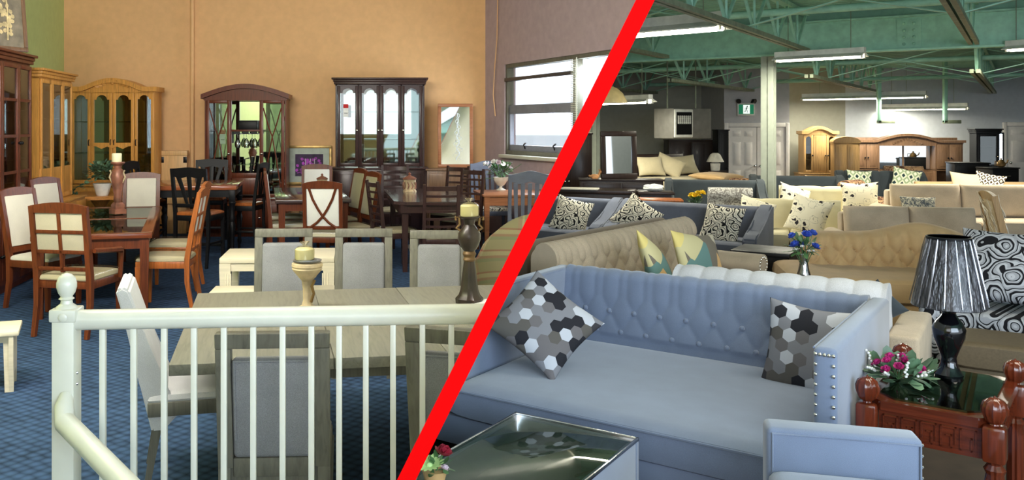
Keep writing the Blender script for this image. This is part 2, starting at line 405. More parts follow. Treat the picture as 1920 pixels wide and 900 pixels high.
b = MB(); b.box(t1+.05, tm, .05, .12, 1.98, 2.12).box(t1+.05, tm, .05, .12, 1.40, 1.49).box(t1+.05, t1+.1, .05, .12, 1.4, 2.1).box(tm-.06, tm, .05, .12, 1.4, 2.1)
fin('window_sash', b, plain('grey_sash', (128, 130, 140), .5), win)
b = MB()
for q in (t1+.6, t1+1.5): b.tube([(q, .05, 1.44), (q+.05, .0, 1.5), (q+.12, .0, 1.53)], .012, 6)
fin('window_latch', b, m_blackmetal, win)
fin('window_pane', MB().box(t1+.05, t2, .085, .09, 1.4, 2.72), m_pane, win)
fin('window_blind_rail', MB().box(t1+.02, tm, -.02, .05, 2.50, 2.56, .01), plain('blind_rail', (70, 66, 66), .5), win)
b = MB()
for k in range(52): b.box(tm+.02, tm+.15, -.03, .0, 1.42+k*.025, 1.43+k*.025)
b.box(tm+.14, tm+.155, -.02, -.01, 1.4, 2.74)
fin('window_blind', b, m_white, win)
S('window_sill', MB().box(t1-.03, t2, -.1, .04, 1.28, 1.335, .01, WM), m_white)
S('ground_outside', MB().wall([(1.6, 15.3), (2.1, 15.3), (4.1, 25.6), (30, 40), (60, 160), (-10, 160)], -.1, 0), m_pave)
S('trim_pipe', MB().tube([(-3.58, 14.78, 0), (-3.58, 14.78, 4.28)], .034, 10), m_tan)
S('trim_cable', MB().tube([(1.50, 14.30, 3.9), (1.49, 14.32, 3.2), (1.46, 14.35, 2.8), (1.44, 14.42, 2.3), (1.47, 14.38, 1.95)], .008, 6), m_tan)

# added slanting partition standing in for the red band between two separate showrooms
def px_(y, z): return .2018*y+.4978*(z-EYE)
hw = .0292
def slab(y0, y1, h):
    return [[(px_(y, z)-h, y, z), (px_(y, z)+h, y, z)] for y in (y0, y1) for z in (0, 4.3)]
def slabmb(y0, y1, h, z1=4.3):
    b = MB(); b.rings([[(px_(y, 0)-h, y, 0), (px_(y, 0)+h, y, 0), (px_(y, z1)+h, y, z1), (px_(y, z1)-h, y, z1)] for y in (y0, y1)]); return b
SIDE[0] = ''
S('wall_divider_added', slabmb(2.79, 24, hw-.002), m_white)
S('trim_red_band', slabmb(2.74, 2.79, hw), m_red)

SIDE[0] = 'R'
S('floor_sofas', MB().wall([(-1.5, -2), (18.5, -2), (18.5, 24), (-1.5, 24)], -.1, 0), m_dark_floor)
S('wall_back_grey', MB().wall([(3, 23.1), (11.55, 23.1), (11.55, 23.3), (3, 23.3)], 0, 3.8), m_grey_wall)
S('wall_back_blue', MB().wall([(11.55, 23.1), (18.5, 23.1), (18.5, 23.3), (11.55, 23.3)], 0, 3.8), m_blue_wall)
S('wall_right_sofas', MB().wall([(18.3, -2), (18.5, -2), (18.5, 23.2), (18.3, 23.2)], 0, 3.8), m_grey_wall)
S('wall_closet', MB().wall([(7.77, 21.45), (9.36, 21.45), (9.36, 23.1), (7.77, 23.1)], 0, 3.74), m_pale_wall)
RM = Matrix.Rotation(RYAW, 4, 'Z')
prof = []
y = -6.0
while y < 31:
    prof += [(y, 3.75), (y+.08, 3.75), (y+.11, 3.81), (y+.19, 3.81)]; y += .22
for nm, lo, hi, dz in (('ceiling_deck', -9, 16.45, 0), ('ceiling_deck_far', 16.3, 40, -.45)):
    b = MB(); b.rings([[RM @ Vector((x, p[0], p[1]+dz)) for p in prof if lo < p[0] < hi] for x in (-18, 14)], caps=False, close=False)
    S(nm, b, m_deck)
S('ceiling_fascia', MB().box(-17, 13, 16.36, 16.40, 3.2, 3.82, M=RM), m_deck)
YB = 16.26
b = MB(); b.box(-17, 13, YB-.1, YB+.1, 3.0, 3.03, M=RM).box(-17, 13, YB-.1, YB+.1, 3.54, 3.57, M=RM).box(-17, 13, YB-.012, YB+.012, 3.02, 3.55, M=RM)
S('ceiling_beam', b, m_steel)
bx = .819*8.1-.574*14.14
b = MB(); b.box(bx-.17, bx+.17, YB-.03, YB-.012, 3.06, 3.5, M=RM)
for i in range(4):
    for k in (-.07, .07): b.ball(RM @ Vector((bx+k, YB-.035, 3.11+i*.11)), .024, n=8)
S('ceiling_beam_plate', b, m_steel)
for gx in (-10.2, -7.8, -5.4, -3.0, -.6, 1.8, 4.2, 6.6):
    for y0, y1 in ((3.5, YB-.14), (YB+.14, (22.9+.574*gx)/.819)):
        if y1-y0 < 1.5: continue
        zd = 0 if y0 < 10 else -.42; zb, zt_ = 3.09+zd, 3.66+zd*1.05
        b = MB(); b.box(gx-.07, gx-.015, y0, y1, 3.04+zd, 3.10+zd, M=RM).box(gx+.015, gx+.07, y0, y1, 3.04+zd, 3.10+zd, M=RM)
        S('ceiling_joist_chord', b, m_steel_dk)
        b = MB(); b.box(gx-.06, gx+.06, y0-.1, y1+.06, zt_, zt_+.06, M=RM)
        n = max(2, int((y1-y0)/1.35)); st = (y1-y0)/n
        for k in range(n):
            a = y0+k*st
            b.tube([RM @ Vector((gx, a, zt_)), RM @ Vector((gx, a+st/2, zb))], .026, 4)
            b.tube([RM @ Vector((gx, a+st/2, zb)), RM @ Vector((gx, a+st, zt_))], .026, 4)
            b.tube([RM @ Vector((gx, a+st/2, zb)), RM @ Vector((gx, a+st/2, zt_))], .02, 4)
        S('ceiling_joist', b, m_steel)
for gx in (-7.8, -5.4, -3.0, -.6, 1.8):
    for yy in (8.5, 12.2, 18.0, 20.0, 22.4):
        if yy*.819-(gx+1.2)*.574 > 22.3: continue
        zq = 0 if yy < 15 else -.43
        b = MB(); b.bar(RM @ Vector((gx+.05, yy, 3.12+zq)), RM @ Vector((gx+2.35, yy+.1, 3.68+zq)), .09, .014)
        b.bar(RM @ Vector((gx+.05, yy+.12, 3.68+zq)), RM @ Vector((gx+2.35, yy+.02, 3.12+zq)), .09, .014)
        S('ceiling_brace', b, m_steel)
for yy, z, r in ((13.4, 3.42, .055), (19.0, 3.02, .05), (22.6, 2.86, .045), (9.4, 3.5, .04)):
    S('ceiling_pipe', MB().tube([RM @ Vector((-17, yy, z)), RM @ Vector((13 if yy > 15 else 9, yy, z))], r, 10), m_steel)
def column(u, d, wd, zt):
    X, Y = P(u, d); b = MB(); M = Matrix.Translation((X, Y, 0)) @ RM
    b.box(-wd/2, wd/2, -wd/2, -wd/2+.03, 0, zt, M=M).box(-wd/2, wd/2, wd/2-.03, wd/2, 0, zt, M=M).box(-.012, .012, -wd/2, wd/2, 0, zt, M=M).box(-wd/2-.03, wd/2+.03, -wd/2-.03, wd/2+.03, 0, .03, M=M)
    S('column', b, m_column)
column(1441, 14.0, .21, 3.0); column(1113, 18.2, .22, 3.0)
def door6(name, X, Y, wd, h, n, knob_side):
    D = bpy.data.objects.new(name, None); C.objects.link(D); D.location = (X, Y, 0); D['kind'] = 'structure'; D['zone'] = 'R'
    W = wd*n; b = MB(); b.box(-W/2-.1, -W/2, -.05, 0, 0, h+.1, .01).box(W/2, W/2+.1, -.05, 0, 0, h+.1, .01).box(-W/2, W/2, -.05, 0, h, h+.1, .01)
    fin('door_trim', b, m_door, D)
    for i in range(n):
        x0 = -W/2+i*wd+.008; x1 = x0+wd-.016
        b = MB(); b.box(x0, x1, -.03, 0, .01, h-.01)
        cw = (wd-.3)/2
        for cx in (x0+.1+cw/2, x1-.1-cw/2):
            for z0, z1 in ((.87*h, .95*h), (.47*h, .79*h), (.09*h, .40*h)):
                b.box(cx-cw/2, cx+cw/2, -.034, -.028, z0, z1, .004); b.box(cx-cw/2+.03, cx+cw/2-.03, -.042, -.03, z0+.03, z1-.03, .01)
        lf = fin('door_leaf', b, m_door, D)
        kx = x1-.06 if (i == 0) == (knob_side > 0) else x0+.06
        b = MB(); b.tube([(kx, -.03, .46*h), (kx, -.07, .46*h)], .014, 8).ball((kx, -.09, .46*h), .035, .03, .035); fin('door_knob', b, m_chrome, lf)
X0, X1 = P(1366, 19.45)[0], P(1473, 19.45)[0]
door6('door_1', (X0+X1)/2, 21.44, (X1-X0)/2, 1.76, 2, 1)
door6('door_2', P(1925, 21)[0], 23.09, 1.1, 1.78, 1, -1)
S('baseboard_back', MB().wall([(9.4, 23.05), (18.3, 23.05), (18.3, 23.1), (9.4, 23.1)], 0, .12), m_door)
# ------------------------------------------------------------------ furniture builders (front of everything faces -Y)
def shear(y0, k, z0): return Matrix(((1, 0, 0, 0), (0, 1, k, y0-k*z0), (0, 0, 1, 0), (0, 0, 0, 1)))
def arcpts(c, r, a0, a1, n): return [(c[0]+r*cos(a0+(a1-a0)*i/n), c[1]+r*sin(a0+(a1-a0)*i/n)) for i in range(n+1)]
def chair(name, label, style, fm, sm, w_=.48, d=.5, sh=.47, bh=1.08, p=.045, tilt=.1, arms=False, group=None, wrap=None, bm_=None):
    t = T(name, label, 'chair', group=group)
    y0 = d/2-p/2; k = tilt/(bh-sh); BM = shear(y0, k, sh); iw = w_-2*p; bm_ = bm_ or sm
    for s in (-1, 1):
        x = s*(w_/2-p/2)
        b = MB(); b.tube([(x, -d/2+p/2, sh-.07), (x, -d/2+p/2, 0)], [p*.75, p*.5], 4); fin('leg', b, fm, t)
        b = MB(); b.tube([(x, y0+.05, 0), (x, y0, sh*.55), (x, y0, sh), (x, y0+tilt*.45, sh+(bh-sh)*.5), (x, y0+tilt, bh-.012)], [p*.5, p*.62, p*.7, p*.66, p*.6], 4); fin('back_post', b, fm, t)
    part(t, 'seat_frame', fm, 'box', -w_/2+.005, w_/2-.005, -d/2, d/2-p*.4, sh-.09, sh-.02, .006)
    M = Matrix.Translation((0, -.01, sh-.01))
    st = part(t, 'seat', sm, 'cushion', w_-.02, d-.02, .075, 8, 3, 12, M)
    if wrap: part(st, 'plastic_cover', m_wrap, 'cushion', w_, d, .10, 7, 3, 12, Matrix.Translation((0, -.01, sh+.0)))
    if arms:
        for s in (-1, 1):
            x = s*(w_/2+.015); b = MB()
            b.tube([(x, y0, sh+.24), (x+s*.02, y0-.2, sh+.22), (x+s*.02, -d/2+.1, sh+.20), (x, -d/2+.06, sh+.17), (x, -d/2+.08, sh-.05)], [.022, .024, .026, .024, .02], 6); fin('armrest', b, fm, t)
    def bx(nm, m, x0, x1, z0, z1, y0_=-.011, y1_=.011, bev=.004, par=t): return fin(nm, MB().box(x0, x1, y0_, y1_, z0, z1, bev, BM), m, par)
    H = bh-sh
    if style in ('grid', 'panel', 'xback', 'olive'):
        cr = .07 if style != 'xback' else .075
        b = MB(); top = arcpts((0, bh-1.05), 1.07, pi/2-.25, pi/2+.25, 8); xs = w_/2/max(abs(q[0]) for q in top)
        b.prism([(q[0]*xs, q[1]) for q in top]+[(-w_/2, bh-cr), (w_/2, bh-cr)], 'y', -.018, .018, BM); fin('crest_rail', b, fm, t)
    if style == 'grid':
        z0, z1 = sh+.36*H, bh-.06
        bx('back_panel', bm_, -iw/2, iw/2, z0, z1, -.018, .004)
        b = MB(); b.box(-.016, .016, -.016, .016, sh+.05, z1, .004, BM)
        for q in (sh+.36*H, sh+.36*H+(z1-z0)*.5, sh+.08): b.box(-iw/2, iw/2, -.016, .016, q-.016, q+.016, .004, BM)
        fin('back_lattice', b, fm, t)
    elif style == 'olive':
        bx('back_panel', bm_, -iw/2, iw/2, sh+.14, bh-.05, -.03, .014, .02); bx('lower_rail', fm, -iw/2, iw/2, sh+.08, sh+.14)
    elif style == 'panel':
        bx('back_panel', bm_, -iw/2, iw/2, sh+.1, bh-.06, -.024, .014, .015); bx('lower_rail', fm, -iw/2, iw/2, sh+.04, sh+.1)
    elif style == 'xback':
        bx('back_panel', bm_, -iw/2, iw/2, sh+.1, bh-.06, -.03, .004, .01); bx('lower_rail', fm, -iw/2, iw/2, sh+.07, sh+.115)
        for s in (-1, 1):
            b = MB(); zc = sh+.36*H
            pts = [BM @ Vector((s*(iw/2-.03)*q, .012, z)) for q, z in ((1, bh-.06), (.72, bh-.06-.22*H), (.36, bh-.06-.4*H), (0, zc), (-.45, sh+.24*H), (-1.05, sh+.13*H))]
            b.tube(pts, .017, 6, .012); fin('cross_slat', b, fm, t)
    elif style == 'ladder':
        for i in range(6):
            z = sh+.13+i*(H-.19)/5
            b = MB(); hh = .028 if i < 5 else .055
            b.rings([[BM @ Vector((x, yy+.03*(1-(2*x/iw)**2), zq)) for yy, zq in ((-.009, z-hh/2), (.009, z-hh/2), (.009, z+hh/2), (-.009, z+hh/2))] for x in [(-.5+q/8)*iw*1.02 for q in range(9)]])
            fin('back_slat' if i < 5 else 'crest_rail', b, fm, t)
    elif style in ('slats', 'fan'):
        b = MB(); n = 14; top = []
        for i in range(n+1):
            q = -1+2*i/n; top.append((q*w_/2, bh+.05*(cos(q*pi)*.5+.2)*(1 if style == 'slats' else .35)))
        b.prism(top+[(w_/2, bh-.09), (w_*.25, bh-.13), (0, bh-.10), (-w_*.25, bh-.13), (-w_/2, bh-.09)], 'y', -.014, .014, BM); fin('crest_rail', b, fm, t)
        bx('lower_rail', fm, -iw/2, iw/2, sh+.08, sh+.13)
        for i in range(5 if style == 'slats' else 3):
            q = (i-2)/2 if style == 'slats' else i-1.0
            if style == 'slats':
                b = MB(); b.prism([(q*iw*.36-.02, sh+.12), (q*iw*.36+.02, sh+.12), (q*iw*.40+.026, bh-.12), (q*iw*.40-.026, bh-.12)], 'y', -.008, .008, BM)
            else:
                b = MB(); b.tube([BM @ Vector((q*a, 0, z)) for a, z in ((.05, sh+.11), (.06, sh+.25*H), (.10, sh+.55*H), (.15, bh-.1))], [.02, .022, .03, .036], 6, .01)
            fin('back_slat', b, fm, t)
    elif style == 'framed':
        zt = bh; fw = .06
        b = MB(); b.box(-w_/2, w_/2, -.03, .03, zt-fw, zt, .005, BM).box(-w_/2, -w_/2+fw, -.03, .03, sh-.02, zt-fw, .005, BM).box(w_/2-fw, w_/2, -.03, .03, sh-.02, zt-fw, .005, BM)
        fin('back_frame', b, fm, t)
        bp = fin('back_panel', MB().box(-w_/2+fw, w_/2-fw, -.05, .028, sh+.02, zt-fw-.045, .02, BM, 3), bm_, t)
        fin('back_welt', MB().tube([BM @ Vector(q) for q in ((-w_/2+fw+.012, .03, sh+.1), (-w_/2+fw+.012, .03, zt-fw-.05), (w_/2-fw-.012, .03, zt-fw-.05), (w_/2-fw-.012, .03, sh+.1))], .005, 6), bm_, bp)
        bx('lower_rail', fm, -w_/2+fw, w_/2-fw, sh-.06, sh+.02, -.025, .025)
    if name == 'counter_chair':
        part(t, 'footrest', fm, 'box', -w_/2+.03, w_/2-.03, -d/2+.01, -d/2+.035, .22, .26, .004)
        for s in (-1, 1): part(t, 'side_stretcher', fm, 'box', s*(w_/2-.03)-.011, s*(w_/2-.03)+.011, -d/2+.03, d/2-.03, .28, .31, .004)
    return t
def table(name, label, cat, w_, d, h, tt, tm_, lm, legw=.07, cut=0, apron=.09, turned=False, inset=.04, glass_=None, group=None, seams=0, oval=False, bev=.008):
    t = T(name, label, cat, group=group)
    if oval: poly = [(w_/2*cos(2*pi*i/40), d/2*sin(2*pi*i/40)) for i in range(40)]
    elif cut:
        poly = [(-w_/2+cut, -d/2), (w_/2-cut, -d/2), (w_/2, -d/2+cut), (w_/2, d/2-cut), (w_/2-cut, d/2), (-w_/2+cut, d/2), (-w_/2, d/2-cut), (-w_/2, -d/2+cut)]
    b = MB()
    if oval or cut: b.prism(poly, 'z', h-tt, h)
    elif glass_:
        fr = .11
        b.box(-w_/2, w_/2, -d/2, -d/2+fr, h-tt, h, bev).box(-w_/2, w_/2, d/2-fr, d/2, h-tt, h, bev).box(-w_/2, -w_/2+fr, -d/2+fr, d/2-fr, h-tt, h, bev).box(w_/2-fr, w_/2, -d/2+fr, d/2-fr, h-tt, h, bev).box(-w_/2+fr, w_/2-fr, -.05, .05, h-tt, h, bev)
        b.box(-w_/2+fr-.01, w_/2-fr+.01, -d/2+fr-.01, d/2-fr+.01, h-tt-.05, h-tt)
    elif seams:
        xs = [-w_/2]+[-w_/2+w_*s for s in seams]+[w_/2]
        for a, c in zip(xs, xs[1:]): b.box(a+.0015, c-.0015, -d/2, d/2, h-tt, h, .003)
        b.box(-w_/2+.05, w_/2-.05, -d/2+.05, d/2-.05, h-tt-.01, h-.01)
    else: b.box(-w_/2, w_/2, -d/2, d/2, h-tt, h, bev)
    top = fin('table_top', b, tm_, t)
    if glass_:
        for s in (-1, 1): fin('glass_insert', MB().box(-w_/2+.1, w_/2-.1, min(s*.05, s*(d/2-.1)), max(s*.05, s*(d/2-.1)), h-.012, h-.004), glass_, top)
    if oval:
        b = MB(); b.lathe([(.001, 0), (.3, 0), (.28, .05), (.08, .12), (.06, .3), (.09, .45), (.06, .55), (.16, h-tt-.02), (.16, h-tt)], 20); fin('pedestal', b, lm, t); return t
    if apron: 
        b = MB(); i2 = inset+.015
        b.box(-w_/2+i2, w_/2-i2, -d/2+i2, -d/2+i2+.022, h-tt-apron, h-tt).box(-w_/2+i2, w_/2-i2, d/2-i2-.022, d/2-i2, h-tt-apron, h-tt).box(-w_/2+i2, -w_/2+i2+.022, -d/2+i2, d/2-i2, h-tt-apron, h-tt).box(w_/2-i2-.022, w_/2-i2, -d/2+i2, d/2-i2, h-tt-apron, h-tt)
        fin('apron', b, lm, t)
    c = max(0, cut-.03)
    for sx in (-1, 1):
        for sy in (-1, 1):
            x, y = sx*(w_/2-inset-legw/2-c*.5), sy*(d/2-inset-legw/2-c*.5); b = MB()
            if turned:
                b.box(x-legw/2, x+legw/2, y-legw/2, y+legw/2, h-tt-.16, h-tt, .004)
                b.lathe([(legw*.30, 0), (legw*.42, .05), (legw*.30, .10), (legw*.42, .3), (legw*.6, .42), (legw*.36, .47), (legw*.55, .52), (legw*.40, .56), (legw*.5, h-tt-.2), (legw*.62, h-tt-.18), (legw*.45, h-tt-.155)], 14, (x, y, 0))
            else: b.tube([(x, y, h-tt), (x, y, h-tt-apron), (x, y, 0)], [legw*.7, legw*.7, legw*.5], 4)
            fin('leg', b, lm, t)
    return t
def door_panel(root, m, x0, x1, z0, z1, y, kind, knob=None, kx=1, st=.055, knobm=None):
    w_ = x1-x0; b = MB(); g = .003
    x0 += g; x1 -= g; z0 += g; z1 -= g
    if kind == 'solid':
        b.box(x0, x1, y-.02, y, z0, z1, .004); b.box(x0+st, x1-st, y-.026, y-.018, z0+st, z1-st, .006)
    else:
        b.box(x0, x0+st, y-.024, y, z0, z1, .003).box(x1-st, x1, y-.024, y, z0, z1, .003).box(x0+st, x1-st, y-.024, y, z0, z0+st*1.2, .003)
        if kind == 'arch':
            cx = (x0+x1)/2; hwid = (x1-x0)/2-st; zt = z1-st*.8; ar = min(hwid*.62, .12)
            crv = [(hwid, zt-ar), (hwid*.8, zt-ar)]+[(hwid*.72*cos(a), zt-ar+ar*sin(a)) for a in [pi*i/10 for i in range(11)]]+[(-hwid*.8, zt-ar), (-hwid, zt-ar)]
            b.prism([(cx+q[0], q[1]) for q in crv]+[(x0+st, z1), (x1-st, z1)], 'y', y-.024, y)
        else: b.box(x0+st, x1-st, y-.024, y, z1-st, z1, .003)
        if kind == 'x':
            a, c = x0+st, x1-st; zz0, zz1 = z0+st, z1-st*1.3; zc = zz0+(zz1-zz0)*.68
            for s in (0, 1):
                f, g2 = (a, c) if s == 0 else (c, a)
                b.tube([(f, y-.012, zz1-.06), (f+(g2-f)*.3, y-.012, zc+.10), (f+(g2-f)*.5, y-.012, zc-.06), (f+(g2-f)*.72, y-.012, zc-.4), (g2, y-.012, zz0+.04)], .011, 6)
        if kind == 'grid':
            n = max(2, round((z1-z0)/.42))
            for i in range(1, n): zc = z0+(z1-z0)*i/n; b.box(x0+st, x1-st, y-.022, y-.002, zc-.016, zc+.016)
    dr = fin('door', b, m, root)
    if kind != 'solid': fin('glass_pane', MB().box(x0+st-.01, x1-st+.01, y-.010, y-.006, z0+st*.8, z1-st*.5), m_glass, dr)
    if knob:
        xk = x1-st/2 if kx > 0 else x0+st/2
        b = MB()
        if knob == 'pull': b.tube([(xk, y-.02, z0+(z1-z0)*.45-.05), (xk, y-.05, z0+(z1-z0)*.45-.03), (xk, y-.05, z0+(z1-z0)*.45+.03), (xk, y-.02, z0+(z1-z0)*.45+.05)], .008, 6)
        else: b.tube([(xk, y-.02, z0+(z1-z0)*.45), (xk, y-.04, z0+(z1-z0)*.45)], .008, 8).ball((xk, y-.05, z0+(z1-z0)*.45), .02)
        fin('knob' if knob != 'pull' else 'handle', b, knobm or m_blackmetal, dr)
    return dr
def case(name, label, cat, m, w_, d, h, fronts, legs=.08, top_over=.02, knobm=None, group=None, topm=None):
    t = T(name, label, cat, group=group)
    part(t, 'body', m, 'box', -w_/2, w_/2, -d/2, d/2, legs, h-.025, .004)
    part(t, 'plinth', m, 'box', -w_/2+.03, w_/2-.03, -d/2+.03, d/2-.01, 0, legs+.003)
    part(t, 'top', topm or m, 'box', -w_/2-top_over, w_/2+top_over, -d/2-top_over, d/2, h-.025, h, .005)
    y = -d/2
    for k, x0, x1, z0, z1 in fronts:
        x0, x1 = -w_/2+x0*w_, -w_/2+x1*w_; z0, z1 = legs+(h-legs-.03)*z0, legs+(h-legs-.03)*z1
        if k == 'drawer':
            dr = fin('drawer', MB().box(x0+.012, x1-.012, y-.02, y+.005, z0+.008, z1-.008, .005), m, t)
            b = MB(); xc, zc = (x0+x1)/2, (z0+z1)/2; q = min(.07, (x1-x0)*.15)
            b.tube([(xc-q, y-.02, zc), (xc-q, y-.045, zc), (xc+q, y-.045, zc), (xc+q, y-.02, zc)], .008, 6); fin('handle', b, knobm or m_nail, dr)
        else: door_panel(t, m, x0+.008, x1-.008, z0, z1, y, 'solid' if k == 'door' else k, 'knob', 1 if k == 'door' and x0 < 0 else -1, .05, knobm)
    return t
def china(name, label, m, w_, d, hb, h, doors, crown='flat', arch=0, kind='arch', knob='knob', knobm=None, base_over=.02, mirror=False, shelfm=None, backm=None, base_d=0, sides_glass=False, nb=None):
    """hutch: closed base, glazed upper case; doors = list of (x0, x1, kind or None, knob side) in fractions of the width"""
    t = T(name, label, 'cabinet')
    bd = d/2+base_d
    part(t, 'base', m, 'box', -w_/2-base_over, w_/2+base_over, -bd-.02, d/2, .07, hb-.03, .004)
    part(t, 'plinth', m, 'box', -w_/2, w_/2, -bd+.01, d/2, 0, .08)
    part(t, 'counter', m, 'box', -w_/2-base_over-.02, w_/2+base_over+.02, -bd-.045, d/2, hb-.03, hb, .008)
    for i, (a, c) in enumerate(nb or [(0, .34), (.34, .66), (.66, 1)]):
        door_panel(t, m, -w_/2+a*w_, -w_/2+c*w_, .1, hb-.05, -bd-.02, 'solid', 'knob', 1 if i == 0 else -1, .05, knobm)
    b = MB(); b.box(-w_/2, w_/2, d/2-.02, d/2, hb, h).box(-w_/2, w_/2, -d/2+.02, d/2-.02, h-.03, h)
    for s in (-1, 1):
        x = s*(w_/2-.0125); b.box(x-.0125, x+.0125, -d/2+.02, d/2-.02, hb, h)
    for (x0, x1, k, s), nx in zip(doors, doors[1:]):
        b.box(-w_/2+x1*w_-.012, -w_/2+x1*w_+.012, -d/2+.02, -d/2+.045, hb, h)
    fin('carcass', b, m, t)
    if backm: fin('back_mirror', MB().box(-w_/2+.03, w_/2-.03, d/2-.026, d/2-.02, hb+.02, h-.03), backm, t)
    n = 3
    for i in range(1, n): part(t, 'shelf', shelfm or m, 'box', -w_/2+.025, w_/2-.025, -d/2+.05, d/2-.03, hb+(h-hb)*i/n-.008, hb+(h-hb)*i/n+.008)
    for x0, x1, k, s in doors:
        if k: door_panel(t, m, -w_/2+x0*w_, -w_/2+x1*w_, hb+.01, h-.03, -d/2+.02, k, knob, s, .05, knobm)
    b = MB(); o = .05
    if arch:
        n = 20; tp = []
        for i in range(n+1):
            q = -1+2*i/n; tp.append((q*(w_/2+o), h+.03+arch*(max(0, cos(q*pi/2)) if crown == 'arch' else (max(0, cos(q*pi/2/.66)) if abs(q) < .66 else 0))+.03))
        bot = [(x, z-.075) for x, z in tp]
        b.prism(tp+bot[::-1], 'y', -d/2-o, d/2)
        b.prism([(x*.965, z) for x, z in bot]+[(w_/2, h-.04), (-w_/2, h-.04)], 'y', -d/2-.004, d/2-.002)
    else:
        b.box(-w_/2-.02, w_/2+.02, -d/2-.02, d/2, h-.01, h+.03, .004).box(-w_/2-.035, w_/2+.035, -d/2-.035, d/2, h+.03, h+.07, .01).box(-w_/2-.06, w_/2+.06, -d/2-.06, d/2, h+.07, h+.10, .006)
    fin('crown', b, m, t)
    return t
def nails(pts, r, par):
    n0 = None
    for p in pts:
        if n0 is None: n0 = o = fin('nailhead', MB().ball((0, 0, 0), r, r*.7, r, 8), m_nail, par)
        else: o = n0.copy(); C.objects.link(o); o.parent = par
        o.location = p
def tufts(px, ps, s0, s1, depth, pw=.45, chan=None, ph=0, x0=0):
    """diamond-tufted padding from arc s0 to s1, running out in upright channels to chan"""
    def f(s, x):
        X = (x-x0)/px
        if s < s0-.02: return 0
        if s <= s1:
            S_ = (s-s0)/ps+ph
            return depth*(abs(sin(pi*(X+S_)))*abs(sin(pi*(X-S_))))**pw
        if chan and s < chan:
            S_ = (s1-s0)/ps+ph; q = abs(sin(pi*(X+S_)))*abs(sin(pi*(X-S_)))
            return depth*q**pw*(1-max(0, (s-chan+.05)/.05)*.5)
        return 0
    return f
def back_prof(yf, yb, z0, z1, lean=.06, n=26, roll=0):
    out = []; r = (yb-yf-lean)/2
    for i in range(n+1): q = i/n; out.append((yf+lean*q, z0+(z1-r-z0)*q))
    yc = yf+lean+r+roll*.5; rr = r+roll*.5
    for i in range(1, 12): a = pi-pi*i/11*1.0; out.append((yc+rr*cos(a), z1-r+rr*sin(a)*r/rr))
    if roll: out += [(yc+rr*.8, z1-r-rr*.5), (yb, z1-r-rr*.9)]
    out += [(yb, z0+(z1-r-z0)*.5), (yb, z0)]
    return out
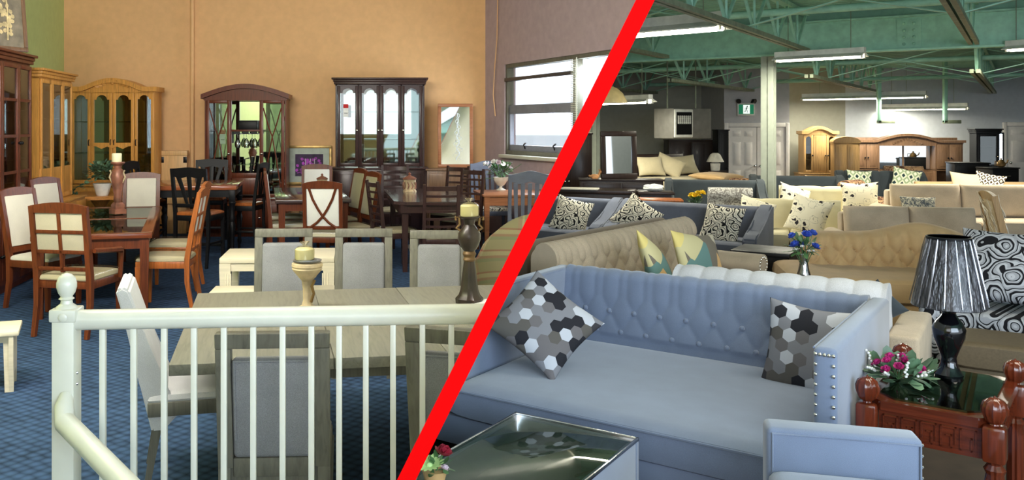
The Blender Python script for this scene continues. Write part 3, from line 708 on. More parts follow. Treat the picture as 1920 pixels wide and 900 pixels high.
def sofa(name, label, m, w_, d, sh, bh, ah, at, bt, back='plain', n=2, arm='track', group=None, px=.17, ps=.22, depth=.03, cat='sofa', footm=None, seatm=None, lean=.06, roll=0, skew=0, arms=(1, 1), pw=.45, s0=.0, rows=.62, seat_front=.0, backn=None):
    t = T(name, label, cat, group=group); footm = footm or w_choc; seatm = seatm or m
    iw = w_-at*(arms[0]+arms[1]); xc = (at*arms[0]-at*arms[1])/2; yf = d/2-bt; ct = .17
    part(t, 'base', m, 'box', -w_/2+.01, w_/2-.01, -d/2+.03-seat_front, d/2-.01, .09, sh-ct+.005, .012)
    for i in range(n):
        cw = iw/n; M = Matrix.Translation((xc-iw/2+cw*(i+.5), (-d/2-seat_front+yf+.05)/2, sh-ct/2))
        fin('seat_cushion', MB().cushion(cw-.006, yf+.05+d/2+seat_front, ct+.02, 14, 5, 16, M), seatm, t)
    bx0, bx1 = (-w_/2, w_/2) if arm == 'swoop' or ah >= bh-.02 else (xc-iw/2-.0, xc+iw/2+.0)
    if back in ('tuft', 'channel', 'plain'):
        pr = back_prof(yf, d/2, sh-.06, bh, lean, 34 if back == 'tuft' else 20, roll)
        tot = bh-sh+.06
        if back == 'tuft': f = tufts(px, ps, s0, tot*rows, depth, pw, tot+.10)
        elif back == 'channel': f = lambda s, x: depth*abs(sin(pi*x/px))**.4 if s < tot+.25 else 0
        else: f = None
        nx = 2 if not f else max(40, int(iw/px*14))
        fin('back', MB().loftx(pr, xc-iw/2, xc+iw/2, nx, f), m, t, 60)
    else:
        part(t, 'back', m, 'box', xc-iw/2, xc+iw/2, d/2-bt*.55, d/2, sh-.08, bh-.06, .03)
        k = backn or n
        for i in range(k):
            cw = iw/k; M = Matrix.Translation((xc-iw/2+cw*(i+.5), yf+.03, (sh+bh)/2+.02)) @ Matrix.Rotation(R(-10), 4, 'X') @ Matrix.Rotation(pi/2, 4, 'X')
            fin('back_cushion', MB().cushion(cw-.006, bh-sh+.02, .2, 7, 2.6, 16, M), m, t)
    for s, on in ((-1, arms[0]), (1, arms[1])):
        if not on: continue
        x0, x1 = (-w_/2, -w_/2+at) if s < 0 else (w_/2-at, w_/2)
        b = MB(); sk = None
        if skew: sk = Matrix(((1, skew, 0, -skew*d/2), (0, 1, 0, 0), (0, 0, 1, 0), (0, 0, 0, 1)))
        if arm == 'track': b.box(x0, x1, -d/2, d/2, .07, ah, .025, sk, 3)
        elif arm == 'round':
            b.box(x0, x1, -d/2, d/2-.02, .09, ah, min(.08, at*.45), None, 5)
        elif arm == 'swoop':
            e = x0 if s < 0 else x1
            cv = [(-d/2, .09), (-d/2, .50), (-d/2+.06, .54), (-d/2+.2*d, .56), (-d/2+.42*d, .60), (-d/2+.62*d, .69), (-d/2+.78*d, bh-.05), (-d/2+.9*d, bh+.015), (d/2+.02, bh+.02), (d/2, .09)]
            n2 = [[(x, p[0], p[1]) for p in cv] for x in (x0, x1)]
            b.rings(n2)
            bmesh.ops.bevel(b.bm, geom=list(b.bm.edges), offset=.02, segments=2, affect='EDGES')
        elif arm == 'roll':
            xm = (x0+x1)/2; b.box(x0+.03, x1-.03, -d/2+.01, d/2-.05, .09, ah-.08, .01)
            b.tube([(xm, -d/2, ah-.09), (xm, d/2-.08, ah-.09)], at*.55, 20, .095)
            fr = []
            for i in range(14):
                a = 2*pi*i/14; fr.append((xm+at*.42*cos(a), -d/2-.004, ah-.09+.07*sin(a)))
        ao = fin('arm', b, m, t)
        if arm == 'roll':
            for i in range(10): fr += [(x0+.04, -d/2+.004, ah-.2-i*.04), (x1-.04, -d/2+.004, ah-.2-i*.04)]
            nails(fr, .011, ao)
    for sx in (-1, 1):
        for sy in (-1, 1): fin('leg', MB().tube([(sx*(w_/2-.07), sy*(d/2-.07), .1), (sx*(w_/2-.07), sy*(d/2-.07), 0)], [.035, .022], 8), footm, t)
    return t
def pillow(name, label, m, w_, h, th, loc, yaw, lean=15, roll=0, group='', n=2.4, e=2.0, res=18, ears=.06, cat='pillow'):
    b = MB(); b.cushion(w_, h, th, n, e, res, Matrix.Rotation(pi/2, 4, 'X'), .05, ears)
    o = fin(name, b, m, None, 70); o.rotation_mode = 'YXZ'; o.location = loc; o.rotation_euler = (R(-lean), R(roll), yaw)
    return tag(o, label, cat, group or None)
def flower(root, m, c, r, kind='rose', ctr=None):
    b = MB(); c = Vector(c); dr = (c-Vector((0, 0, c.z-.12))).normalized() if kind != 'up' else Vector((0, 0, 1))
    up = dr; a = up.cross(Vector((.3, .9, .1))).normalized(); q = up.cross(a)
    if kind in ('rose', 'up'):
        for ring, (n, tilt, ln) in enumerate(((6, .25, 1), (5, .9, .85), (4, 2.0, .7))):
            for i in range(n):
                t = 2*pi*i/n+ring*.5; b.petal(c-up*r*.2+up*r*.12*ring, (a*cos(t)+q*sin(t))+up*tilt, up, r*ln, r*.95, .35)
        b.ball(c+up*r*.15, r*.35, n=6)
    else:
        for i in range(16):
            t = 2*pi*i/16; b.petal(c, a*cos(t)+q*sin(t)+up*.15, up, r, r*.28, .1)
        b.ball(c, r*.22, n=8)
    return fin('blossom', b, m, root)
def foliage(root, m, c, rx, rz, n, ln, seed=1, wd=.5):
    rd = random.Random(seed); b = MB()
    for i in range(n):
        th = rd.uniform(0, 2*pi); el = rd.uniform(-.3, 1.2); rr = rd.uniform(.4, 1)
        d = Vector((cos(th)*cos(el), sin(th)*cos(el), sin(el)))
        p = Vector(c)+Vector((d.x*rx*rr, d.y*rx*rr, d.z*rz*rr))
        b.petal(p, d+Vector((rd.uniform(-.5, .5), rd.uniform(-.5, .5), rd.uniform(-.5, .3))), (0, 0, 1), ln*rd.uniform(.7, 1.2), ln*wd, rd.uniform(-.2, .3))
    return fin('foliage', b, m, root)
def stems(root, pts, base, m=m_leaf, r=.004):
    b = MB()
    for p in pts: b.tube([base, (Vector(base)*.5+Vector(p)*.5)+Vector((0, 0, .01)), p], r, 5)
    return fin('stem', b, m, root)
# ================================================================== dining showroom
SIDE[0] = 'L'
# --- white stair railing in front
t = T('stair_railing', 'white metal stair railing with ball-topped post in front of the grey table', 'railing', (*P(125, 2.92), 0))
rx, ry = P(125, 2.92)
def rl(u, d=2.92): return P(u, d)[0]-rx
nw = part(t, 'newel_post', m_white, 'box', -.040, .040, -.04, .04, 0, 1.10, .004)
part(nw, 'post_cap', m_white, 'box', -.048, .048, -.048, .048, 1.09, 1.135, .006)
part(nw, 'finial', m_white, 'lathe', [(.040, 1.13), (.036, 1.14), (.022, 1.15), (.020, 1.162), (.028, 1.168), (.020, 1.175), (.030, 1.19), (.036, 1.21), (.036, 1.225), (.030, 1.245), (.016, 1.258), (.001, 1.262)], 24)
part(nw, 'rosette', m_white, 'lathe', [(.001, 0), (.013, 0), (.016, .004), (.012, .007), (.001, .007)], 16, M=Matrix.Translation((0.005, -.048, 1.108)) @ Matrix.Rotation(pi/2, 4, 'X'))
x1 = rl(990)
b = MB(); b.tube([(.03, 0, 1.090), (x1, .0, 1.115)], .037, 20); fin('top_rail', b, m_white, t)
part(t, 'bottom_rail', m_white, 'box', .03, x1, -.015, .015, .08, .11, .004)
for u in (193, 251, 308, 364, 420, 475, 530, 584, 636, 686, 737, 792, 846):
    part(t, 'baluster', m_white, 'box', rl(u)-.0105, rl(u)+.0105, -.0105, .0105, .1, 1.075, .002)
b = MB(); b.tube([(.012, -.03, .83), (.012, -.055, .79), (.03, -.09, .745), (.35, -.42, .66), (.95, -1.02, .50)], [.022, .034, .038, .038, .038], 18); fin('handrail', b, m_white, t)
for z in (.90, .86): part(t, 'bolt', m_chrome, 'ball', (.041, -.01, z), .006, n=6)

# --- grey dining set
gx, gy = -.17, 4.79
gt = table('dining_table', 'grey-washed plank dining table behind the white railing', 'table', 2.0, 1.65, .76, .05, w_grey_h, w_grey, .09, apron=.1, seams=(.36, .62), inset=.2)
gt.location = (gx, gy, 0); gt.rotation_euler = (0, 0, R(9))
fc = chair('dining_chair', 'grey framed dining chair at the table, nearest the railing, back fully in view', 'framed', w_grey, f_greychair, .44, .5, .47, 1.0, .05, .09)
fc.location = (-.53, 3.72, 0); fc.rotation_euler = (0, 0, pi+R(3))
dup(fc, (.30, 3.76, 0), pi-R(16), 'grey framed dining chair nearest the railing, half hidden by the red edge')
for u, dd, ya, l in ((527, 5.9, 4, 'grey framed chair across the table, behind the cream urn candle'), (680, 5.9, 1, 'grey framed chair across the table, middle of its row'), (822, 5.8, -3, 'grey framed chair across the table, behind the dark candlestick')):
    x, y = P(u, dd); dup(fc, (x, y, 0), R(ya), l)
t = chair('parsons_chair', 'pale upholstered armless chair at the left end of the grey table', 'none', w_grey, f_greyend, .5, .56, .47, .7, .05, .05)
for ch in list(t.children):
    if ch.name.startswith('back_post'): bpy.data.objects.remove(ch)
b = MB(); b.prism([(.10, .40), (.19, .30), (.24, .30), (.30, .55), (.37, .86), (.41, 1.0), (.38, 1.02), (.345, 1.0), (.26, .75), (.17, .5)], 'x', -.23, .23)
bmesh.ops.bevel(b.bm, geom=list(b.bm.edges), offset=.012, segments=2, affect='EDGES'); fin('backrest', b, f_greyend, t)
for s in (-1, 1): part(t, 'leg', w_grey, 'tube', [(s*.2, .2, .4), (s*.2, .27, 0)], [.03, .02], 4)
x, y = P(378, 4.15); t.location = (x, y, 0); t.rotation_euler = (0, 0, R(104))
# candle stands on the grey table
t = T('candle_holder', 'cream urn candle stand with gilt stem on the grey table', 'candle holder', (*P(576, 4.5), .76))
part(t, 'stem', m_stone, 'lathe', [(.055, 0), (.058, .015), (.03, .03), (.022, .06), (.024, .12), (.03, .17), (.05, .19)], 20, flute=.15, fn=9)
part(t, 'bowl', m_stone, 'lathe', [(.03, .165), (.05, .19), (.08, .225), (.086, .235), (.082, .243), (.088, .25), (.086, .265), (.07, .272), (.001, .272)], 28)
part(t, 'scroll', m_brass, 'tube', [(.025, -.02, .05), (.04, -.03, .1), (.03, -.03, .14), (.045, -.025, .175)], .009, 6)
part(t, 'saucer', plain('pewter', (120, 122, 124), .35, .5), 'lathe', [(.04, .272), (.078, .276), (.082, .284), (.06, .282), (.058, .288), (.05, .285), (.001, .285)], 28)
def candle(name, label, x, y, z, r, h, wrap=True):
    c = T(name, label, 'candle', (x, y, z))
    part(c, 'wax', m_wax, 'lathe', [(r*.96, 0), (r, .004), (r, h*.9), (r*.9, h), (.001, h*.98)], 20)
    if wrap:
        b = MB(); rd = random.Random(int(x*100))
        b.lathe([(r*1.03, 0), (r*1.05, h*.9), (r*.8, h*1.12), (r*.22, h*1.25), (r*.2, h*1.3), (r*.55, h*1.6)], 18, flute=.12, fn=7)
        fin('plastic_wrap', b, m_wrap, c)
    return c
x, y = P(571, 4.5); candle('pillar_candle', 'ivory candle wrapped in clear film on the cream urn stand', x, y, 1.047, .052, .062)
t = T('candle_holder', 'tall dark bronze candlestick with scroll handles on the grey table', 'candle holder', (*P(880, 4.68), .76))
part(t, 'base', m_bronze, 'lathe', [(.075, 0), (.078, .03), (.06, .05), (.05, .08), (.036, .2), (.03, .25), (.001, .25)], 24, flute=.14, fn=14)
part(t, 'collar', plain('dull_gilt', (104, 80, 50), .5, .4), 'lathe', [(.03, .245), (.038, .255), (.032, .27), (.04, .29), (.032, .305), (.001, .305)], 20)
part(t, 'urn', m_bronze, 'lathe', [(.028, .30), (.05, .33), (.066, .375), (.064, .41), (.04, .445), (.03, .46), (.034, .49), (.06, .50), (.062, .51), (.001, .51)], 24, flute=.05, fn=8)
for s in (-1, 1): part(t, 'scroll_handle', m_brass, 'tube', [(s*.045, 0, .42), (s*.075, 0, .44), (s*.055, 0, .46), (s*.06, 0, .50), (s*.082, 0, .505), (s*.078, 0, .485)], .008, 6)
x, y = P(880, 4.68); candle('pillar_candle', 'ivory candle in a knotted clear bag on the tall dark candlestick', x, y, 1.27, .052, .065)
b = MB(); b.rings([[(-.08, -.07, 0), (.09, -.1, 0), (.12, .06, .0), (-.02, .09, 0), (-.09, .03, 0)], [(-.08, -.07, .012), (.09, -.1, .02), (.12, .06, .03), (-.02, .09, .018), (-.09, .03, .012)]])
o = fin('folded_napkin', b, m_paper); o.location = (*P(912, 4.62), .761); tag(o, 'crumpled white cloth lying beside the dark candlestick', 'napkin')
# plaid chair
t = T('plaid_armchair', 'round-backed armchair in faded green plaid at the end of the grey table', 'armchair', (*P(957, 5.95), 0), R(-50))
b = MB()
b.rings([[((.40+.03*z)*cos(a)*q, (.36)*sin(a)*q+.02, .3+zq*(.62+.46*max(0, sin(a))**.7)) for a in [pi*(-.12+1.24*i/20) for i in range(21)]] for z, q, zq in ((0, 1, 0), (.3, 1.04, .3), (.6, 1.0, .62), (.7, .9, .74), (.66, .78, .76), (.5, .76, .6), (.2, .78, .2))], False, False)
fin('backrest', b, p_plaid, t)
part(t, 'seat', p_plaid, 'cushion', .72, .7, .2, 8, 4, 14, Matrix.Translation((0, -.06, .42)))
part(t, 'base', p_plaid, 'box', -.34, .34, -.36, .3, .1, .36, .04)
for sx in (-1, 1):
    for sy in (-1, 1): part(t, 'leg', w_esp, 'tube', [(sx*.28, sy*.26, .12), (sx*.28, sy*.26, 0)], [.025, .018], 8)
# cream console and bench
t = table('console_table', 'cream scalloped console table with fluted legs behind the grey chairs', 'table', 1.02, .62, .62, .05, w_cream, w_cream, .10, apron=.07, inset=.0)
for s in (-1, 1):
    for q in range(3): part(t, 'flute', w_cream, 'box', s*.43-.03+q*.022, s*.43-.018+q*.022, -.312, -.300, .05, .48, .003)
t.location = (-1.16, 8.15, 0); t.rotation_euler = (0, 0, R(3))
t = table('bench', 'low cream wooden bench between the console and grey chairs', 'bench', 1.0, .34, .46, .04, w_cream, w_cream, .06, apron=.06)
t.location = (-1.08, 7.2, 0); t.rotation_euler = (0, 0, R(2))
t = table('footstool', 'cream curved-leg stool at the left edge of the blue carpet', 'stool', .5, .36, .42, .035, w_cream, w_cream, .06, apron=.05)
for s in (-1, 1): part(t, 'side_panel', w_cream, 'prism', [(-.13, .0), (-.17, .2), (-.17, .39), (.17, .39), (.17, .2), (.13, 0), (.06, .12), (-.06, .12)], 'x', s*.2-.015, s*.2+.015)
t.location = (*P(-36, 5.45), 0); t.rotation_euler = (0, 0, R(20))

# --- cherry set with glass inserts
t = table('dining_table', 'cherry dining table with two glass inserts in its top', 'table', 1.08, 2.9, .78, .05, w_cherry_h, w_cherry, .085, apron=.1, glass_=m_glass2, inset=.03)
t.location = (-3.27, 9.62, 0); t.rotation_euler = (0, 0, R(13.8))
ca = chair('dining_armchair', 'cherry armchair with lattice back and cushioned seat facing the glass-topped table', 'grid', w_cherry, f_cream, .55, .52, .5, 1.13, .05, .08, True, bm_=f_beigeback, wrap=True)
ca.location = (-2.86, 7.72, 0); ca.rotation_euler = (0, 0, pi-R(12))
cb = chair('dining_chair', 'cherry lattice-back chair on the right side of the glass-topped table, nearer one', 'grid', w_orange, f_cream, .48, .52, .5, 1.16, .05, .12, wrap=True)
cb.location = (-2.36, 8.75, 0); cb.rotation_euler = (0, 0, R(-90+2))
dup(cb, (-2.56, 9.75, 0), R(-90+4), 'cherry lattice-back chair on the right side of the glass-topped table, farther one')
cc = chair('dining_chair', 'cherry chair with cream back panel beside the dark cherry cabinet, nearer one', 'panel', w_cherry, f_cream, .48, .52, .5, 1.16, .05, .12)
cc.location = (-3.60, 8.78, 0); cc.rotation_euler = (0, 0, R(70))
dup(cc, (-4.04, 10.5, 0), R(68), 'cherry chair with cream back panel beside the dark cherry cabinet, farther one')
dup(cc, (*P(260, 10.35), 0), R(10), 'cherry chair with cream back panel at the far end of the glass-topped table')
t = T('candle_holder', 'pink bronze urn candlestick on the glass-topped cherry table', 'candle holder', (*P(221, 9.2), .785))
part(t, 'base', m_copper, 'lathe', [(.10, 0), (.10, .05), (.075, .06), (.08, .1), (.055, .13), (.001, .13)], 4)
part(t, 'urn', m_copper, 'lathe', [(.035, .12), (.05, .16), (.045, .22), (.075, .38), (.08, .44), (.06, .5), (.04, .52), (.045, .55), (.08, .58), (.08, .595), (.001, .595)], 20, flute=.06)
for s in (-1, 1): part(t, 'scroll_handle', m_stone, 'tube', [(s*.06, -.02, .36), (s*.09, -.02, .42), (s*.07, -.02, .47), (s*.085, -.02, .5)], .01, 6)
candle('pillar_candle', 'ivory pillar candle on the pink bronze urn candlestick', *P(219, 9.2), 1.38, .055, .10, False)

# --- round oak table with the ivy
t = table('pedestal_table', 'oval oak pedestal table beneath the potted ivy', 'table', 1.12, 1.15, .77, .05, w_oak_h, w_oak, oval=True)
t.location = (*P(188, 12.05), 0)
t = T('potted_ivy', 'trailing green ivy in a white pot on the oval oak table', 'plant', (*P(192, 11.75), .77))
part(t, 'pot', m_porc, 'lathe', [(.08, 0), (.09, .02), (.13, .16), (.135, .18), (.12, .18), (.001, .15)], 22, flute=.06, fn=12)
foliage(t, m_leaf2, (0, 0, .30), .25, .21, 330, .065, 3, .8)
b = MB(); rd = random.Random(5)
for k in range(26):
    q = k/26; b.petal((-.15-.34*q, -.18, .22-.22*q+rd.uniform(-.04, .04)), (rd.uniform(-1, .4), rd.uniform(-.6, .6), rd.uniform(-1, .2)), (0, 0, 1), .08, .06, .1)
b.tube([(-.1, -.1, .22), (-.3, -.18, .14), (-.5, -.18, .02)], .006, 5); fin('trailing_branch', b, m_leaf2, t)

# --- cabinets on the left wall
t = china('china_cabinet', 'dark cherry cabinet with gridded glass doors against the left wall', w_cherry_dk, 1.9, .42, .85, 2.53, [(0, .25, 'grid', 1), (.25, .5, 'grid', -1), (.5, .77, 'grid', 1), (.77, 1, 'grid', -1)], base_over=.03, base_d=.05)
t.location = (-4.58, 9.52, 0); t.rotation_euler = (0, 0, R(95))
t = china('corner_hutch', 'honey oak hutch with three narrow glass doors beside the dark cabinet', w_oak, 1.4, .5, .82, 2.42, [(.02, .34, 'plain', 0), (.34, .67, 'plain', 0), (.67, .98, 'plain', 0)], knob=None, base_d=.14)
t.location = (-4.88, 11.7, 0); t.rotation_euler = (0, 0, R(95))
part(t, 'lower_rail', w_oak, 'box', -.68, .68, -.24, -.225, .82, 1.25, .004)
t = china('china_cabinet', 'honey oak china cabinet with carved arched crown and arched doors', w_oak, 1.34, .42, .85, 2.36, [(0, .24, 'arch', 1), (.24, .5, 'arch', 1), (.5, .76, 'arch', -1), (.76, 1, 'arch', -1)], 'bump', .14, knob='pull', base_over=.05, shelfm=m_glass, backm=m_mirror, base_d=.05)
t.location = (*P(219, 13.05), 0)
b = MB(); rd = random.Random(2)
for k in range(9):
    a = (k-4)/4; b.petal((a*.2, -.222, 2.47-abs(a)*.05), (a, -.2, .6-abs(a)*.5), (0, -1, 0), .08, .05, .25)
b.ball((0, -.225, 2.48), .03, .015, .03); fin('carved_crest', b, w_oak, t)
part(t, 'door_apron', w_oak, 'prism', [(-.34, 1.52), (.34, 1.52), (.34, 1.47), (.25, 1.46), (.17, 1.42), (.08, 1.46), (0, 1.43), (-.08, 1.46), (-.17, 1.42), (-.25, 1.46), (-.34, 1.47)], 'y', -.235, -.21)
# pictures standing on the dark cabinet
def framed(name, label, cat, w_, h, fw, fm, loc, rz, lean, inner=None, im=None, mat_w=0, matm=None, depth=.035, art=None):
    t = T(name, label, cat, loc, rz)
    LM = Matrix.Rotation(R(-lean), 4, 'X')
    b = MB()
    for q in ((-w_/2, w_/2, 0, fw), (-w_/2, w_/2, h-fw, h), (-w_/2, -w_/2+fw, fw, h-fw), (w_/2-fw, w_/2, fw, h-fw)): b.box(q[0], q[1], -depth, 0, q[2], q[3], .008, LM)
    fin('frame', b, fm, t)
    if matm: fin('mount', MB().box(-w_/2+fw, w_/2-fw, -.018, -.012, fw, h-fw, 0, LM), matm, t)
    fin('mirror_pane' if im is m_mirror else 'picture', MB().box(-w_/2+fw+mat_w, w_/2-fw-mat_w, -.022, -.01, fw+mat_w, h-fw-mat_w, 0, LM), im, t)
    if art: art(t, LM)
    return t
def blooms(t, LM):
    b = MB(); rd = random.Random(9)
    for k in range(34):
        p = LM @ Vector((rd.uniform(-.09, .09), -.026, .2+rd.uniform(0, .62))); b.petal(p, (rd.uniform(-1, 1), -.05, rd.uniform(-1, 1)), (0, -1, 0), .06, .05, .1)
    b.tube([LM @ Vector((.0, -.022, .12)), LM @ Vector((.02, -.022, .5)), LM @ Vector((-.02, -.022, .82))], .012, 5)
    fin('flower_motif', b, plain('faded_flower_paint', (196, 176, 130), .7, var=.2), t)
framed('framed_picture', 'tall framed flower picture standing on top of the dark cherry cabinet', 'picture', .52, 1.0, .05, w_oak_red, (-4.5, 9.95, 2.64), R(62), 6, im=plain('brown_canvas', (120, 110, 92), .7, var=.15), art=blooms)
framed('framed_picture', 'black framed picture behind the flower picture on the dark cherry cabinet', 'picture', .6, 1.05, .06, m_black, (-4.55, 9.25, 2.64), R(78), 6, im=plain('olive_canvas', (140, 150, 90), .7, var=.1))

# --- black and orange counter set
t = table('counter_table', 'counter table with cherry top and black turned legs', 'table', 1.24, 1.35, .97, .06, w_orange, m_black, .085, apron=.1, turned=True, inset=.02)
t.location = (*P(369, 11.55), 0); t.rotation_euler = (0, 0, R(6))
for ch in t.children:
    if ch.name.startswith('table_top'): ch.data.materials[0] = wood('glossy_orange_top', (150, 84, 52), .16, .2, 0, .6)
k1 = chair('counter_chair', 'black counter chair with orange wood seat, its back toward the viewer', 'fan', m_black, w_orange, .50, .46, .68, 1.26, .045, .09)
k1.location = (*P(374, 10.3), 0); k1.rotation_euler = (0, 0, pi-R(14))
dup(k1, (*P(392, 12.35), 0), R(4), 'black counter chair on the far side of the counter table')
dup(k1, (*P(462, 11.5), 0), R(-100), 'black counter chair at the right end of the counter table', sc_=(.9, .9, 1))
dup(k1, (*P(277, 11.9), 0), R(80), 'black counter chair at the left end of the counter table', sc_=(.9, .9, 1))
t = T('folding_table', 'folded pale wood table with black hinges leaning on the tan wall', 'table', (*P(327, 13.3), 0))
part(t, 'leaf', w_maple, 'box', -.22, .22, -.05, -.01, .5, 1.30, .006); part(t, 'top', w_maple, 'box', -.23, .23, -.07, .06, 1.30, 1.38, .006)
part(t, 'frame', w_maple, 'box', -.2, .2, 0, .05, 0, .5, .006)
for s in (-1, 1): part(t, 'hinge', m_blackmetal, 'box', s*.19-.03, s*.19+.03, -.058, -.045, 1.18, 1.28, .004)

# --- arched cherry cabinet with wine rack
t = china('china_cabinet', 'cherry curio cabinet with arched top, crossed door slats and hanging glasses', w_cherry_dk, 1.32, .4, .62, 2.24, [(.02, .32, 'x', 1), (.32, .68, None, 0), (.68, .98, 'x', -1)], 'arch', .17, knobm=m_nail, backm=m_mirror, shelfm=m_glass)
cx, cy = P(464, 13.1); t.location = (cx, cy, 0)
part(t, 'mirror_surround', w_cherry_dk, 'box', -.23, .23, -.17, -.15, .95, 1.03, .004)
part(t, 'shelf', w_cherry_dk, 'box', -.23, .23, -.16, .16, 1.70, 1.73, .004)
part(t, 'drawer_panel', w_cherry_dk, 'box', -.24, .24, -.18, -.165, .68, .95, .004)
b = MB()
for k in (-.14, 0, .14):
    for s in (-.045, .045): b.box(k+s-.006, k+s+.006, -.16, .02, 1.655, 1.668)
    b.box(k-.05, k+.05, -.165, -.155, 1.66, 1.70)
fin('glass_rack', b, m_blackmetal, t)
gl0 = None
for k in (-.14, 0, .14):
    if gl0 is None:
        b = MB(); b.lathe([(.04, 0), (.038, -.006), (.006, -.012), (.005, -.09), (.03, -.12), (.05, -.17), (.047, -.22), (.036, -.25), (.034, -.25), (.045, -.22), (.047, -.17), (.028, -.124), (.001, -.115)], 18)
        gl0 = g = fin('wine_glass', b, glass('stemware', (240, 245, 245), .22)); g.location = (cx+k, cy-.1, 1.684); tag(g, 'upside-down wine glass hanging in the cherry curio cabinet', 'glass', 'wine glasses in the rack')
    else: dup(gl0, (cx+k, cy-.1, 1.684), 0)
def tagcard(root, x, y, z, s=1):
    part(root, 'price_tag', m_paper, 'box', x-.045*s, x+.045*s, y-.002, y, z-.16*s, z+.07*s); part(root, 'tag_header', m_redpaper, 'box', x-.045*s, x+.045*s, y-.004, y-.002, z+.0*s, z+.07*s)
    part(root, 'tag_print', plain('grey_print', (150, 150, 150), .8), 'box', x-.03*s, x+.03*s, y-.0035, y-.002, z-.10*s, z-.085*s)
tagcard(t, -.37, -.178, 1.66)
t2 = T('wine_rack', 'small black bottle stand inside the cherry curio cabinet', 'rack', (cx, cy-.07, .951))
b = MB(); b.box(-.2, .2, -.06, .06, 0, .02); b.tube([(-.12, 0, .02), (-.12, 0, .28), (-.04, 0, .3)], .012, 6).tube([(.06, 0, .02), (.1, 0, .34)], .03, 8).tube([(.15, 0, .02), (.17, 0, .24)], .016, 6); fin('frame', b, m_blackmetal, t2)
for k in (-.14, .0): part(t2, 'ring', m_blackmetal, 'tube', [(k+.04*cos(a), -.03, .07+.04*sin(a)) for a in [2*pi*i/12 for i in range(13)]], .006, 5)
t2 = T('display_box', 'black box on the upper shelf of the cherry curio cabinet', 'box', (cx+.02, cy-.02, 1.73))
part(t2, 'box_body', m_black, 'box', -.15, .15, -.08, .08, 0, .13, .006); part(t2, 'lid', m_black, 'box', -.155, .155, -.085, .085, .13, .15, .005)
# --- purple picture
def purple(t, LM):
    rd = random.Random(4); b = MB()
    for k in range(46):
        p = LM @ Vector((rd.choice((-1, 1))*rd.uniform(.0, .2), -.026, rd.uniform(.16, .42))); b.petal(p, (rd.uniform(-1, 1), -.05, rd.uniform(-1, 1)), (0, -1, 0), .055, .06, .1)
    b.tube([LM @ Vector((-.2, -.022, .2)), LM @ Vector((0, -.022, .26)), LM @ Vector((.2, -.022, .2))], .01, 5)
    fin('flower_motif', b, plain('violet_flower_paint', (160, 70, 170), .7, var=.3), t)
    b = MB()
    for q in (-.06, .02, .09): b.tube([LM @ Vector((q, -.028, .24)), LM @ Vector((q, -.028, .44))], .008, 6)
    b.box(-.09, .12, -.03, -.024, .20, .25, 0, LM); fin('candle_motif', b, plain('pale_paint', (206, 196, 210), .7), t)
framed('framed_picture', 'gold framed picture of purple flowers on the tan wall between the cabinets', 'picture', .76, .66, .045, m_gold, (*P(580, 13.46), .80), 0, 0, im=plain('plum_canvas', (58, 40, 70), .7, var=.3), mat_w=.10, matm=m_mat, art=purple)
# --- espresso four-door cabinet
t = china('china_cabinet', 'espresso cabinet with four arched glass doors and flat crown', w_esp, 1.44, .4, 1.12, 2.47, [(.02, .26, 'arch', 1), (.26, .5, 'arch', 1), (.5, .74, 'arch', -1), (.74, .98, 'arch', -1)], knobm=m_nail, shelfm=m_glass, backm=m_mirror, base_over=.04, nb=[(0, .28), (.28, .5), (.5, .72), (.72, 1)])
t.location = (*P(713, 13.1), 0); tagcard(t, -.55, -.19, 2.08, .9)
# --- mirror and sideboard
t = case('sideboard', 'brown wood sideboard under the etched mirror', 'sideboard', w_oak_red, .80, .45, 1.10, [('drawer', .03, .97, .68, .97), ('door', .03, .5, .03, .65), ('door', .5, .97, .03, .65)])
t.location = (*P(846, 13.0), 0)
def etch(t, LM):
    b = MB(); rd = random.Random(3)
    for a, r, w in ((0, .05, .006), (2, .10, .005), (4, .03, .008)):
        b.tube([LM @ Vector((.04+r*sin(q*.9+a)*(1-q/40), -.024, .12+q*.027)) for q in range(30)], w, 5, .002)
    fin('etched_motif', b, plain('frosted_etching', (206, 214, 220), .6), t)
framed('wall_mirror', 'etched mirror in a carved pale wood frame standing on the sideboard', 'mirror', .58, 1.06, .055, w_desk, (*P(854, 13.25), 1.10), 0, 4, im=m_mirror, art=etch)

# --- set with X-back chairs
t = table('dining_table', 'dark walnut dining table with the X-back chair in front', 'table', .95, 2.2, .87, .045, w_esp_h, w_cherry, .085, apron=.1)
t.location = (-1.32, 12.1, 0); t.rotation_euler = (0, 0, R(9))
xc = chair('dining_chair', 'cherry X-back chair with white upholstery, its back toward the viewer', 'xback', w_cherry, f_whiteup, .48, .5, .48, 1.12, .045, .07, wrap=True)
xc.location = (*P(611, 9.8), 0); xc.rotation_euler = (0, 0, pi-R(3))
dup(xc, (*P(592, 12.25), 0), R(2), 'cherry chair with white back at the far end of the walnut table', sc_=(1, 1, 1.05))
dup(xc, (*P(540, 10.5), 0), R(100), 'cherry X-back chair on the left side of the walnut table, nearer one', sc_=(1, 1, 1.05))
dup(xc, (*P(536, 11.4), 0), R(100), 'cherry X-back chair on the left side of the walnut table, farther one', sc_=(1, 1, 1.05))
oc = chair('dining_chair', 'cherry chair with sage back panel on the right of the walnut table, nearer one', 'olive', w_cherry, f_cream, .48, .5, .48, 1.17, .045, .12, bm_=f_sage, wrap=True)
oc.location = (*P(655, 10.5), 0); oc.rotation_euler = (0, 0, R(-66))
dup(oc, (*P(634, 11.35), 0), R(-66), 'cherry chair with sage back panel on the right of the walnut table, farther one')
